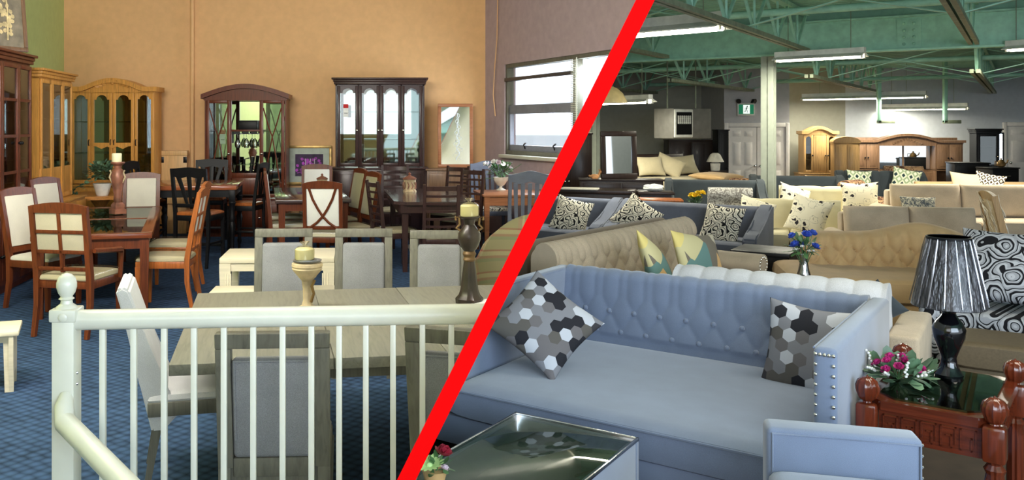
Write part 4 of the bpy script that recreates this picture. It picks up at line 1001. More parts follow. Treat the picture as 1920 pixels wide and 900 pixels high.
def jar(label, x, y, z, s=1):
    t = T('lidded_jar', label, 'jar', (x, y, z), 0, None, (s, s, s))
    part(t, 'jar_body', m_stone, 'lathe', [(.09, 0), (.09, .015), (.078, .025), (.08, .15), (.086, .165), (.001, .165)], 22, flute=.06, fn=11)
    part(t, 'lid', m_copper, 'lathe', [(.092, .165), (.092, .18), (.06, .2), (.03, .21), (.012, .225), (.022, .24), (.001, .262)], 22)
    for k in range(4): part(t, 'foot', m_copper, 'ball', (.075*cos(k*pi/2+.8), .075*sin(k*pi/2+.8), .01), .016, n=6)
    b = MB()
    for k in range(10): a = k*pi/5; b.tube([(.083*cos(a), .083*sin(a), .04), (.09*cos(a+.2), .09*sin(a+.2), .085), (.083*cos(a), .083*sin(a), .13)], .007, 5)
    fin('scrollwork', b, m_copper, t)
jar('carved lidded jar on the dark walnut table', *P(604, 11.6), .87, .9)
# --- ladder-back set
t = table('dining_table', 'espresso dining table with clipped corners among ladder-back chairs', 'table', 1.0, 2.3, .87, .04, w_esp_h, w_esp, .08, apron=.1, cut=.14)
t.location = (.27, 11.85, 0); t.rotation_euler = (0, 0, R(5))
lc = chair('dining_chair', 'espresso ladder-back chair in front of the espresso table, its back toward the viewer', 'ladder', w_esp, f_cream, .44, .46, .48, 1.12, .042, .08, wrap=True)
lc.location = (*P(823, 9.6), 0); lc.rotation_euler = (0, 0, pi+R(4))
dup(lc, (*P(742, 12.3), 0), R(3), 'espresso ladder-back chair at the far end, before the four-door cabinet', sc_=(1, 1, 1.06))
dup(lc, (*P(738, 10.1), 0), R(112), 'espresso ladder-back chair on the left side of the espresso table')
dup(lc, (*P(842, 11.7), 0), R(-35), 'espresso ladder-back chair on the right of the espresso table, farther one', sc_=(.9, .9, 1.08))
dup(lc, (*P(866, 10.9), 0), R(-40), 'espresso ladder-back chair on the right of the espresso table, nearer one', sc_=(.9, .9, 1.08))
jar('carved lidded jar on the espresso table', *P(768, 11.2), .87, 1.05)
def bag(label, x, y, z, s):
    b = MB(); rd = random.Random(int(s*100)); b.ball((0, 0, .12), .19, .15, .13, 18)
    for v in b.bm.verts: v.co *= 1+rd.uniform(-.16, .16); v.co.z = max(0, v.co.z)
    o = fin('plastic_bag', b, m_plastic, None, 20); o.location = (x, y, z); o.scale = (s, s, s); tag(o, label, 'bag')
bag('crumpled clear plastic bag on the floor under the espresso table', *P(806, 10.6), 0, 1.5)
bag('small clear plastic bag on the floor between the two dark tables', *P(700, 10.5), 0, .8)
# --- desk with flower vase
t = table('desk', 'reddish wood writing table with the flower vase on it', 'table', 1.0, .95, .86, .03, w_desk, w_desk, .07, apron=.12, inset=.02)
t.location = (1.52, 12.4, 0); t.rotation_euler = (0, 0, R(4))
gc = chair('dining_chair', 'slate grey slat-back chair in front of the reddish table', 'slats', plain('slate_grey_paint', (92, 98, 114), .45), p_pais, .54, .48, .5, 1.2, .045, .1)
gc.location = (*P(986, 10.2), 0); gc.rotation_euler = (0, 0, pi+R(2))
dup(gc, (*P(921, 12.5), 0), R(8), 'slate grey slat-back chair behind the flower vase, near the window')
t = T('flower_vase', 'footed cream vase with pink and white flowers on the reddish table', 'vase', (*P(939, 11.6), .86))
part(t, 'vase', m_porc, 'lathe', [(.07, 0), (.07, .012), (.025, .03), (.02, .055), (.06, .08), (.10, .14), (.11, .19), (.10, .19), (.001, .16)], 24, flute=.05, fn=12)
foliage(t, m_leaf, (0, 0, .27), .17, .11, 90, .1, 8, .4)
rd = random.Random(12); pts = []
for k in range(11):
    a = 2*pi*k/11; p = (.21*cos(a)*rd.uniform(.5, 1.3)-.03, .15*sin(a), .30+rd.uniform(-.02, .13)); pts.append(p); flower(t, (m_lilac, m_wht)[k % 2], p, .045, 'daisy' if k % 3 == 0 else 'rose')
flower(t, m_wht, (-.27, -.06, .17), .06, 'daisy')
stems(t, pts+[(-.27, -.06, .17), (.3, 0, .38), (-.2, 0, .42), (.28, -.05, .2)], (0, 0, .16))
# ================================================================== sofa showroom
SIDE[0] = 'R'
# --- blue tufted sofa
SX, SY, SA = 1.43, 4.835, R(-37)
bs = sofa('sofa', 'blue velvet sofa with button-tufted back and track arms, nearest the viewer', f_blue, 1.985, 1.38, .41, .86, .86, .095, .15, 'tuft', 1, 'track', px=.165, ps=.25, depth=.015, pw=.3, lean=.05, s0=.14, rows=.68, seat_front=.14)
bs.location = (SX, SY, 0); bs.rotation_euler = (0, 0, SA)
back = [c for c in bs.children if c.name.startswith('back')][0]
yf = .69-.15; zb0, zt = .35, .86; r_ = (.15-.05)/2
bt0 = None
for i in range(-11, 12):
    for kk in range(0, 5):
        if (i+kk) % 2: continue
        x = i*.165/2; s = .14+kk*.25/2
        if abs(x) > .84 or s > .68*.51+.03: continue
        q = (s)/(zt-r_-zb0); p = (x, yf+.05*q-.010, zb0+s)
        if bt0 is None: bt0 = o = fin('tufting_button', MB().ball((0, 0, 0), .016, .011, .016, 10), f_blue, back)
        else: o = bt0.copy(); C.objects.link(o); o.parent = back
        o.location = p
for s in (-1, 1):
    b = []; xm = s*(1.985/2-.0475)
    for k in range(5): b.append((xm-.035+k*.0175, -.692, .83))
    for k in range(1, 17):
        for q in (-.035, .035): b.append((xm+q, -.692, .83-k*.043))
    nails(b, .008, [c for c in bs.children if c.name.startswith('arm') and not c.name.startswith('arm_')][0 if s < 0 else 1])
part(bs, 'seat_piping', f_blue, 'tube', [(-.89, -.835, .395), (.89, -.835, .395)], .006, 6)
for s in (-1, 1): part(bs, 'arm_piping', f_blue, 'tube', [(s*(.9925-.093), -.67, .852), (s*(.9925-.093), .55, .852)], .005, 6)
def onsofa(x, y, z): v = Matrix.Rotation(SA, 3, 'Z') @ Vector((x, y, 0)); return (SX+v.x, SY+v.y, z)
pillow('throw_pillow', 'hexagon-print pillow tipped on its corner at the left end of the blue sofa', p_hex, .46, .46, .16, onsofa(-.60, -.27, .675), SA+R(40), 38, 45, 'hexagon pillows')
pillow('throw_pillow', 'hexagon-print pillow upright against the right arm of the blue sofa', p_hex, .46, .46, .15, onsofa(.67, .34, .595), SA+R(-2), 14, 3, 'hexagon pillows')
# --- blue armed bench
A2 = R(75); bcx, bcy = 1.555, 2.99
t = T('upholstered_bench', 'small blue velvet seat with low arms in front of the carved end table', 'seat', (bcx, bcy, 0), A2)
part(t, 'base', f_blue, 'box', -.39, .39, -.25, .26, .08, .36, .02)
part(t, 'seat_cushion', f_blue, 'cushion', .53, .54, .2, 12, 5, 16, Matrix.Translation((0, 0, .42)))
for s in (-1, 1):
    a = part(t, 'arm', f_blue, 'box', min(s*.27, s*.40), max(s*.27, s*.40), -.26, .27, .07, .66, .022, None, 3)
    nails([(s*.335+q, -.262, .635-k*.04) for k in range(12) for q in (-.045, .045)], .006, a)
    part(a, 'arm_piping', f_blue, 'tube', [(s*.27-s*.002, -.25, .1), (s*.27-s*.002, -.25, .64), (s*.27-s*.002, .25, .64), (s*.27-s*.002, .25, .1)], .005, 6)
for sx in (-1, 1):
    for sy in (-1, 1): part(t, 'leg', w_choc, 'tube', [(sx*.33, sy*.2, .09), (sx*.33, sy*.2, 0)], [.025, .018], 8)
# --- glass coffee table
t = T('coffee_table', 'blue upholstered coffee table with a glass top before the blue sofa', 'table', (.42, 3.48, 0), RYAW)
tw, td = .60, 1.2
b = MB()
for q in ((-tw/2, tw/2, -td/2, -td/2+.035), (-tw/2, tw/2, td/2-.035, td/2), (-tw/2, -tw/2+.035, -td/2+.035, td/2-.035), (tw/2-.035, tw/2, -td/2+.035, td/2-.035)): b.box(q[0], q[1], q[2], q[3], .05, .44, .008)
fin('upholstered_side', b, f_blue, t)
b = MB(); b.loftx([(-td/2+.04, .2), (td/2-.04, .2), (td/2-.04, .26)]+[(td/2-.04-(td-.08)*i/40, .27) for i in range(41)], -tw/2+.04, tw/2-.04, 40, tufts(.3, .4, .1, 3, .03, .5))
fin('reflection_pad', b, f_beigeback, t)  # made-up tufted pad standing in for the reflection in the glass top
part(t, 'glass_top', m_glass2, 'box', -tw/2+.012, tw/2-.012, -td/2+.012, td/2-.012, .436, .446, .002)
b = MB(); m4 = .012
for q in ((-tw/2, tw/2, -td/2, -td/2+m4), (-tw/2, tw/2, td/2-m4, td/2), (-tw/2, -tw/2+m4, -td/2, td/2), (tw/2-m4, tw/2, -td/2, td/2)): b.box(q[0], q[1], q[2], q[3], .438, .452, .002)
fin('metal_rim', b, m_chrome, t)
for sx in (-1, 1):
    for sy in (-1, 1): part(t, 'foot', w_choc, 'tube', [(sx*.25, sy*.54, .055), (sx*.25, sy*.54, 0)], .025, 8)
t = T('flower_pot', 'lime and crimson artificial flowers in a tan pot on the glass coffee table', 'flowers', (*P(815, 3.02), .447))
part(t, 'pot', plain('tan_pot', (186, 150, 100), .5), 'lathe', [(.035, 0), (.045, .04), (.05, .055), (.001, .05)], 16)
f1 = flower(t, m_lime, (-.02, -.02, .075), .062, 'daisy'); flower(t, m_crim, (.032, .0, .115), .042, 'rose'); flower(t, m_lilac, (.038, .0, .055), .022, 'rose')
stems(t, [(-.02, -.02, .075), (.032, 0, .115), (.038, 0, .055)], (0, 0, .03)); foliage(t, m_leaf, (0.01, 0, .06), .045, .03, 14, .045, 5)
# --- carved end table, lamp, magenta flowers
ex, ey, ea = 2.46, 4.02, R(-40)
t = T('end_table', 'carved cherry end table with glass top and melon finials beside the blue sofa', 'table', (ex, ey, 0), ea)
ew, ed, eh = .50, .78, .60; c = .07
poly = [(-ew/2+c, -ed/2), (ew/2-c, -ed/2), (ew/2, -ed/2+c), (ew/2, ed/2-c), (ew/2-c, ed/2), (-ew/2+c, ed/2), (-ew/2, ed/2-c), (-ew/2, -ed/2+c)]
part(t, 'table_top', w_red, 'prism', poly, 'z', eh-.04, eh)
k = .82; gp = [(-ew/2*k+c, -ed/2*.88), (ew/2*k-c, -ed/2*.88), (ew/2*k, -ed/2*.88+c), (ew/2*k, ed/2*.88-c), (ew/2*k-c, ed/2*.88), (-ew/2*k+c, ed/2*.88), (-ew/2*k, ed/2*.88-c), (-ew/2*k, -ed/2*.88+c)]
part(t, 'glass_top', m_glass2, 'prism', gp, 'z', eh+.001, eh+.009)
def keys(b, x0, x1, y, z0, z1, ax):
    n = max(2, round((x1-x0)/.075)); st = (x1-x0)/n
    for i in range(n):
        a = x0+i*st+.006; e = a+st-.012; h = z1-z0; q = .007
        for s in ((a, e, z1-q, z1), (a, a+q, z0, z1), (a, a+st*.62, z0, z0+q), (a+st*.62-q, a+st*.62, z0, z0+h*.62), (a+st*.3, a+st*.62, z0+h*.55, z0+h*.62), (e-q, e, z0+h*.2, z1)):
            if ax == 'x': b.box(s[0], s[1], y-.006, y+.006, s[2], s[3])
            else: b.box(y-.006, y+.006, s[0], s[1], s[2], s[3])
for s in (-1, 1):
    b = MB(); yy = s*(ed/2-.03); b.box(-ew/2+.06, ew/2-.06, yy-.012, yy+.012, eh-.17, eh-.04); keys(b, -ew/2+.07, ew/2-.07, yy+s*.012, eh-.15, eh-.06, 'x'); fin('carved_apron', b, w_red, t)
    b = MB(); xx = s*(ew/2-.03); b.box(xx-.012, xx+.012, -ed/2+.06, ed/2-.06, eh-.17, eh-.04); keys(b, -ed/2+.07, ed/2-.07, xx+s*.012, eh-.15, eh-.06, 'y'); fin('carved_apron', b, w_red, t)
for sx in (-1, 1):
    for sy in (-1, 1):
        x, y = sx*(ew/2-.015), sy*(ed/2-.015)
        lg = part(t, 'leg', w_red_v, 'lathe', [(.026, 0), (.036, .02), (.024, .05), (.034, .08), (.036, .34), (.03, .38), (.038, .4), (.026, .42), (.036, .44), (.001, .44)], 24, (x, y, 0), .16, 10)
        part(lg, 'leg_block', w_red_v, 'box', x-.042, x+.042, y-.042, y+.042, .43, .58, .014)
        part(lg, 'finial', w_red_v, 'lathe', [(.02, .575), (.016, .585), (.034, .60), (.045, .63), (.046, .65), (.038, .675), (.016, .69), (.005, .692), (.001, .70)], 32, (x, y, 0), .2, 12)
lx, ly = P(1779, 3.8)
t = T('table_lamp', 'glossy black table lamp with pleated film-wrapped shade on the carved end table', 'lamp', (lx, ly, .609))
part(t, 'lamp_base', m_gloss, 'lathe', [(.058, 0), (.060, .012), (.048, .03), (.036, .06), (.032, .09), (.045, .13), (.066, .185), (.070, .225), (.056, .26), (.034, .285), (.028, .3), (.038, .315), (.038, .33), (.001, .33)], 30, flute=.05, fn=10)
part(t, 'lamp_shade', m_shade, 'lathe', [(.092, .66), (.094, .655), (.158, .335), (.156, .332), (.152, .335), (.09, .652), (.092, .66)], 48, flute=.0)
part(t, 'shade_trim', m_black, 'lathe', [(.0945, .645), (.0965, .662), (.089, .664), (.0905, .645), (.0945, .645)], 40)
part(t, 'lamp_stem', m_brass, 'tube', [(0, 0, .33), (0, 0, .60)], .008, 8)
b = MB()
for k in range(3): a = k*2*pi/3; b.tube([(0, 0, .60), (.091*cos(a), .091*sin(a), .65)], .003, 5)
fin('shade_ring', b, m_brass, t)
b = MB(); rd = random.Random(21)
for k in range(17):
    a = 2*pi*k/17; q = rd.uniform(-.05, .05)
    b.tube([((.094+.062*i/6)*1.03*cos(a+q*i*.3)*(1+rd.uniform(0, .02)), (.094+.062*i/6)*1.03*sin(a+q*i*.3), .655-.31*i/6) for i in range(7)], [.002, .004, .003, .005, .003, .004, .002], 4)
fin('film_crease', b, glass('clear_film', (200, 200, 205), .14, .1), t)
t = T('flower_arrangement', 'low bunch of magenta roses and white sprigs on the carved end table', 'flowers', (*P(1684, 3.72), .609))
foliage(t, m_leaf2, (0, 0, .03), .12, .03, 60, .09, 4, .6)
rd = random.Random(6); pts = []
for k in range(15):
    a = 2.4*k; rr = .105*sqrt((k+.5)/15); p = (rr*cos(a), rr*sin(a), .05+.065*(1-(rr/.11)**2)); pts.append(p); flower(t, m_pink, p, .027)
stems(t, pts, (0, 0, .01), r=.002)
for k in range(9):
    b = MB(); a = 2*pi*k/9+.3; rr = .10 if k else .0
    for i in range(7): b.ball((rr*cos(a)*(1+.06*i)+rd.uniform(-.006, .006), rr*sin(a)*(1+.06*i), .05+.008*i*(1.5 if k % 3 == 0 else .3)), .0065, n=6)
    fin('white_sprig', b, m_wht, t)
# --- sofas just behind
t = sofa('sofa', 'silver tweed channel-back sofa seen from behind, right behind the blue sofa', f_white, 1.6, .85, .46, .845, .58, .17, .30, 'channel', 2, 'track', px=.15, depth=.018, lean=.02, roll=.03)
t.location = (2.54, 5.855, 0); t.rotation_euler = (0, 0, RYAW+pi)
for ch in t.children:
    if ch.name.startswith(('arm', 'seat', 'base')): ch.data.materials[0] = f_beige
pillow('throw_pillow', 'dark grey cushion corner showing at the end of the silver channel-back sofa', f_char, .24, .24, .09, (2.91, 5.44, .69), RYAW+pi, 18, 40)
s6 = sofa('sofa', 'beige tweed sofa with deep tufted back and nailhead roll arms', f_beige, 2.95, .8, .46, .90, .62, .22, .24, 'tuft', 3, 'roll', px=.19, ps=.20, depth=.05, pw=.4, rows=.78, s0=.04, lean=.05)
s6.location = (2.06, 7.24, 0); s6.rotation_euler = (0, 0, R(49))
pillow('throw_pillow', 'patchwork pillow on the tufted beige sofa, nearer one with orange corner', p_geo, .52, .50, .16, (1.86, 6.46, .72), R(49+20), 24, 25)
pillow('throw_pillow', 'patchwork pillow on the tufted beige sofa, farther one', p_geo, .58, .46, .16, (2.32, 6.94, .72), R(49-6), 20, 8)
o = MB(); o.tube([(0, 0, 0), (.02, 0, .05), (.06, .02, .06)], [.03, .045, .02], 10); o = fin('rolled_paper', o, m_paper); o.location = (2.75, 7.5, .475); tag(o, 'crumpled paper roll on the seat by the beige roll arm', 'paper')
t = sofa('sofa', 'taupe sofa seen from behind, backing onto the tufted beige sofa', f_taupe, 2.9, .9, .46, .90, .62, .2, .22, 'plain', 3, 'round', lean=.04)
ax = Matrix.Rotation(R(49), 3, 'Z') @ Vector((.1, .95, 0)); t.location = (2.06+ax.x, 7.24+ax.y, 0); t.rotation_euler = (0, 0, R(49)+pi)
t8 = sofa('loveseat', 'slate grey loveseat with swooping arms and two paisley pillows', f_dgrey, 1.86, .85, .44, .82, .5, .16, .2, 'plain', 2, 'swoop', lean=.06, cat='loveseat')
t8.location = (3.43, 10.78, 0); t8.rotation_euler = (0, 0, RYAW)
t8b = dup(t8, (1.90, 11.86, 0), RYAW, 'slate grey loveseat with swooping arm beside the red edge')
fx = lambda c, x, y, z, a=RYAW: (c[0]+cos(a)*x-sin(a)*y, c[1]+sin(a)*x+cos(a)*y, z)
pillow('throw_pillow', 'paisley pillow on the slate loveseat beside the red edge', p_pais, .46, .46, .15, fx((1.90, 11.86), .42, -.12, .62), RYAW+R(25), 25, 16, 'paisley pillows')
pillow('throw_pillow', 'paisley pillow at the left end of the two-pillow slate loveseat', p_pais, .46, .46, .15, fx((3.43, 10.78), -.60, -.05, .64), RYAW+R(20), 25, 38, 'paisley pillows')
pillow('throw_pillow', 'paisley pillow at the right end of the two-pillow slate loveseat', p_pais, .46, .46, .15, fx((3.43, 10.78), .46, -.10, .62), RYAW-R(8), 22, 6, 'paisley pillows')
t = table('side_table', 'black cube side table between the slate loveseat and cream sofa', 'table', .56, .56, .55, .04, m_black, m_black, .06, apron=.0, inset=0)
part(t, 'side_panel', m_black, 'box', -.27, .27, -.25, -.23, .02, .52); part(t, 'side_panel', m_black, 'box', -.27, -.25, -.25, .27, .02, .52); part(t, 'side_panel', m_black, 'box', .25, .27, -.25, .27, .02, .52)
t.location = (*P(1436, 8.1), 0); t.rotation_euler = (0, 0, RYAW)
x, y = P(1507, 6.2)
t = table('side_table', 'small dark table under the vase of blue roses', 'table', .4, .4, .6, .03, w_choc, w_choc, .04, apron=.05); t.location = (x, y, 0); t.rotation_euler = (0, 0, RYAW)
t = T('flower_vase', 'glass vase of blue roses behind the silver channel-back sofa', 'vase', (x, y, .6))
part(t, 'vase', glass('vase_glass', (220, 228, 226), .3), 'lathe', [(.055, 0), (.058, .02), (.04, .08), (.026, .16), (.032, .2), (.028, .2), (.02, .15), (.03, .05), (.001, .02)], 20)
rd = random.Random(15); pts = []
for k in range(6): a = 2*pi*k/6+.4; p = (.085*cos(a), .07*sin(a), .30+rd.uniform(-.04, .06)); pts.append(p); flower(t, m_blu, p, .045)
for k in range(9): a = 2*pi*k/9; p = (.07*cos(a), .06*sin(a), .24+rd.uniform(-.03, .05)); pts.append(p); flower(t, m_wht, p, .018)
foliage(t, m_leaf, (0, 0, .24), .10, .07, 50, .07, 9, .5); stems(t, pts, (0, 0, .06), r=.003)
# --- tan tufted chaise
chx, chy, cha = 4.20, 7.86, R(-14)
t = T('chaise_longue', 'tan chaise with tufted hump back and one rolled end', 'chaise', (chx, chy, 0), cha)
part(t, 'base', f_tan, 'box', -.76, .98, -.52, .56, .1, .32, .03)
part(t, 'seat_cushion', f_tan, 'cushion', 1.78, 1.12, .22, 14, 5, 20, Matrix.Translation((.11, 0, .40)))
b = MB(); nx = 110; rg = []; tf = tufts(.16, .22, .06, .30, .06, .4, .40)
for i in range(nx+1):
    q = i/nx; x = -.52+1.5*q; zt = .80+.10*math.exp(-((q-.66)/.2)**2)-.05*(max(0, q-.85)/.15)-.04*(max(0, .08-q)/.08)
    pr = back_prof(.24, .56, .44, zt, .06, 26); ar = 0; ring = []
    for j, p in enumerate(pr):
        if j: ar += sqrt((p[0]-pr[j-1][0])**2+(p[1]-pr[j-1][1])**2)
        ring.append((x, p[0]-tf(ar, x), p[1]))
    rg.append(ring)
b.rings(rg); fin('backrest', b, f_tan, t, 60)
part(t, 'arm', f_tan, 'tube', [(.88, -.2, .60), (.9, .3, .66)], .14, 18, .12)
for sx in (-1, 1):
    for sy in (-1, 1): part(t, 'leg', w_choc, 'tube', [(.1+sx*.8, sy*.45, .11), (.1+sx*.8, sy*.45, 0)], [.035, .022], 8)
# --- cream butterfly sofas
c1 = (4.98, 11.4); A1 = R(-24)
t = sofa('loveseat', 'ivory loveseat with two butterfly pillows behind the black side table', f_ivory, 1.55, .9, .44, .80, .6, .17, .24, 'channel', 2, 'round', px=.36, depth=.02, lean=.08, cat='loveseat')
t.location = (*c1, 0); t.rotation_euler = (0, 0, A1)
c2 = (6.50, 13.64); A2_ = R(-20)
dup(t, (*c2, 0), A2_, 'ivory sofa with two butterfly pillows, farther behind', sc_=(1.05, 1, 1.02))
pillow('throw_pillow', 'butterfly-print pillow at the left end of the nearer ivory loveseat', p_fly, .44, .44, .14, fx(c1, -.40, -.06, .63, A1), A1+R(24), 28, 20, 'butterfly pillows')
pillow('throw_pillow', 'butterfly-print pillow tilted on the nearer ivory loveseat by its right arm', p_fly, .46, .46, .14, fx(c1, .22, -.16, .66, A1), A1+R(-6), 22, 14, 'butterfly pillows')
pillow('throw_pillow', 'butterfly-print pillow at the left end of the farther ivory sofa', p_fly, .46, .46, .14, fx(c2, -.44, -.08, .64, A2_), A2_+R(24), 28, 20, 'butterfly pillows')
pillow('throw_pillow', 'butterfly-print pillow upright at the right end of the farther ivory sofa', p_fly, .5, .5, .14, fx(c2, .48, -.08, .68, A2_), A2_-R(4), 18, -2, 'butterfly pillows')
# --- sand sofas
sd = sofa('sofa', 'sand sofa with low loose back cushions directly behind the tan chaise', f_beige, 1.75, .9, .44, .84, .6, .18, .3, 'cushion', 2, 'round')
sd.location = (*P(1716, 9.0), 0); sd.rotation_euler = (0, 0, R(-10))
sd2 = dup(sd, (*P(1812, 11.3), 0), R(-8), 'sand sofa with tall back cushions and a printed lumbar pillow', sc_=(1.35, 1, 1.1))
x, y = P(1722, 10.95); pillow('lumbar_pillow', 'grey-print lumbar pillow on the tall-cushioned sand sofa', p_lumbar, .46, .24, .12, (x, y, .70), R(-4), 18, 2)
t3 = sofa('sofa', 'tan sofa with two loose pillows before the black dressers', f_tan, 2.3, .9, .44, .80, .6, .2, .3, 'cushion', 2, 'round')
x, y = P(1835, 13.6); t3.location = (x, y, 0); t3.rotation_euler = (0, 0, R(-6))
pillow('throw_pillow', 'plain tan pillow on the sofa before the black dressers', f_sand, .5, .42, .18, (*P(1815, 13.3), .80), R(-10), 24, 6)
pillow('throw_pillow', 'brown tile-print pillow on the sofa before the black dressers', p_tile, .42, .42, .14, (*P(1852, 13.2), .80), R(-40), 20, 12)
# --- wrapped chair, paisley armchair, dark bench
t = chair('wicker_chair', 'woven chair wrapped in shiny clear plastic beside the sand sofas', 'panel', w_lightoak, f_sand, .62, .66, .50, 1.12, .06, .12)
t.location = (6.26, 8.72, 0); t.rotation_euler = (0, 0, R(68))
b = MB(); rd = random.Random(8); BM = shear(.30, .19, .5)
for i in range(26):
    x = rd.uniform(-.3, .3); z = rd.uniform(.55, .9); sg = rd.choice((-.05, .034)); pts = []
    for q in range(6): pts.append(BM @ Vector((max(-.31, min(.31, x+q*.05*rd.uniform(.3, 1))), sg+rd.uniform(-.006, .006), min(1.12, z+q*.045))))
    b.tube(pts, [.002, .006, .004, .007, .004, .001], 4)
film = plain('shiny_film', (232, 222, 202), .12, coat=.6); fin('plastic_wrap', b, film, t); b = MB()
for i in range(14):
    x, y = rd.uniform(-.28, .1), rd.uniform(-.3, .1); b.tube([(x+q*.05, y+rd.uniform(-.01, .01)+q*.02, .535-.006*abs(y)) for q in range(5)], [.002, .006, .004, .006, .001], 4)
fin('seat_film', b, film, t)
t = sofa('armchair', 'grey and black paisley armchair at the right edge', p_pais2, 1.0, .85, .46, .86, .6, .16, .26, 'plain', 1, 'round', lean=.12, cat='armchair')
t.location = (4.42, 6.42, 0); t.rotation_euler = (0, 0, RYAW-R(12))
pillow('throw_pillow', 'large paisley cushion lying back in the paisley armchair', p_pais2, .62, .56, .2, (4.33, 6.32, .78), RYAW-R(12), 34, 0)
t = T('ottoman', 'olive brown leatherette ottoman behind the carved end table', 'ottoman', (3.98, 5.40, 0), RYAW)
part(t, 'base', f_olive, 'box', -.50, .50, -.25, .25, .08, .3, .02); part(t, 'pad', f_olive, 'cushion', 1.04, .54, .17, 14, 5, 16, Matrix.Translation((0, 0, .375)))
for sx in (-1, 1):
    for sy in (-1, 1): part(t, 'leg', w_choc, 'tube', [(sx*.44, sy*.2, .09), (sx*.44, sy*.2, 0)], .025, 8)
# --- row of patterned and charcoal seating farther back
t = sofa('sofa', 'charcoal channel-back sofa with two diamond-print pillows', f_char, 1.55, .85, .44, .92, .6, .16, .22, 'channel', 2, 'swoop', px=.25, depth=.02)
c5 = P(1660, 14.9); t.location = (*c5, 0); t.rotation_euler = (0, 0, R(-12))
pillow('throw_pillow', 'diamond-print pillow at the left end of the charcoal channel-back sofa', p_dia, .42, .42, .14, fx(c5, -.42, .08, .74, R(-12)), R(-8), 18, 4, 'diamond pillows')
pillow('throw_pillow', 'diamond-print pillow at the right end of the charcoal channel-back sofa', p_dia, .46, .46, .14, fx(c5, .36, .05, .76, R(-12)), R(-16), 18, 14, 'diamond pillows')
def round_arm(label, x, y, rz, m, w_=.9, h=.85):
    t = sofa('armchair', label, m, w_, .85, .44, h, .6, .2, .25, 'plain', 1, 'round', lean=.08, roll=.06, cat='armchair'); t.location = (x, y, 0); t.rotation_euler = (0, 0, rz); return t
round_arm('brown damask armchair in front of the charcoal channel-back sofa', *P(1640, 13.2), R(40), p_brown, .95, .88)
round_arm('brown damask armchair below the mirrored oak wall unit', *P(1700, 15.9), R(-20), p_brown, 1.1, .98)
round_arm('silver damask armchair seen from behind, beside the yellow flowers', *P(1364, 11.9), R(165), p_damask, 1.0, .90)
t = round_arm('long brown damask sofa behind the silver armchair', *P(1425, 15.5), R(-8), p_brown, 1.4, .76)
t.scale.y = .75
t['category'] = 'sofa'; t.name = 'sofa'
t = sofa('loveseat', 'charcoal loveseat with swooping arm behind the yellow flowers', f_char, 1.9, .85, .44, .86, .5, .16, .2, 'plain', 2, 'swoop', cat='loveseat'); t.scale = (.86, 1, 1); t.location = (*P(1342, 13.5), 0); t.rotation_euler = (0, 0, R(-14))
dup(t, (*P(1499, 14.6), 0), R(-14), 'charcoal loveseat half hidden behind the green-lit steel column')
x, y = P(1306, 11.2)
t = table('side_table', 'low dark table under the yellow flowers', 'table', .4, .4, .55, .03, w_choc, w_choc, .04, apron=.05); t.location = (x, y, 0)
t = T('flower_vase', 'small pot of yellow flowers beside the silver damask armchair', 'flowers', (x, y, .55))
part(t, 'pot', m_black, 'lathe', [(.05, 0), (.07, .1), (.001, .09)], 14); pts = []
for k in range(9): a = 2.4*k; p = (.10*cos(a)*sqrt((k+1)/9), .09*sin(a)*sqrt((k+1)/9), .24+.03*(k % 3)); pts.append(p); flower(t, m_yel, p, .055)
foliage(t, m_leaf, (0, 0, .16), .09, .06, 40, .08, 10); stems(t, pts, (0, 0, .08))
# --- bedroom corner on the left
dx, dy = P(1163, 13.5); DA = R(-8)
t = case('dresser', 'dark dresser carrying the framed mirror and the fawn figurine', 'dresser', w_choc, 1.34, .48, .90, [('drawer', .02, .5, .7, .97), ('drawer', .5, .98, .7, .97), ('drawer', .02, .5, .37, .68), ('drawer', .5, .98, .37, .68), ('drawer', .02, .5, .03, .35), ('drawer', .5, .98, .03, .35)])
t.location = (dx, dy, 0); t.rotation_euler = (0, 0, DA)
framed('dresser_mirror', 'dark framed mirror standing on the dresser', 'mirror', .66, .80, .085, w_choc, (*P(1160, 13.55), .90), R(14), 3, im=m_mirror, depth=.05)
t = T('fawn_figurine', 'small tan fawn figurine lying on the dresser', 'figurine', (*P(1115, 13.45), .90), R(10))
b = MB(); b.ball((0, 0, .04), .09, .045, .04, 12); b.tube([(.06, 0, .05), (.09, 0, .10)], [.025, .018], 8); b.ball((.105, 0, .115), .034, .022, .024, 10); b.tube([(-.06, -.03, .015), (.04, -.05, .015)], .014, 6); b.ball((-.09, 0, .05), .02, n=6)
fin('body', b, plain('fawn', (190, 134, 84), .5, var=.15), t)
for s in (-1, 1): part(t, 'ear', plain('fawn_ear', (176, 120, 80), .5), 'tube', [(.095, s*.012, .13), (.085, s*.035, .165)], [.012, .004], 6)
t = case('wardrobe', 'dark wardrobe beside the red edge at the far left of the sofa room', 'wardrobe', w_choc, .9, .5, 1.66, [('door', .02, .5, .02, .98), ('door', .5, .98, .02, .98)], knobm=m_nail); t.location = (2.98, 16.3, 0); t.rotation_euler = (0, 0, DA)
bx_, by_, ba = 6.04, 18.67, R(28)
t = T('bed', 'dark wooden double bed with champagne bedding and a low footboard', 'bed', (bx_, by_, 0), ba)
part(t, 'headboard', w_choc, 'box', -.85, .85, 1.02, 1.10, 0, 1.16, .02); part(t, 'footboard', w_choc, 'box', -.85, .85, -1.10, -1.03, 0, .52, .02)
for s in (-1, 1): part(t, 'side_rail', w_choc, 'box', min(s*.78, s*.82), max(s*.78, s*.82), -1.05, 1.05, .2, .4, .01)
part(t, 'mattress', f_cream, 'box', -.77, .77, -1.02, 1.0, .3, .6, .06, None, 3); part(t, 'bedspread', f_gold, 'cushion', 1.66, 1.95, .22, 14, 4, 18, Matrix.Translation((0, .02, .58)))
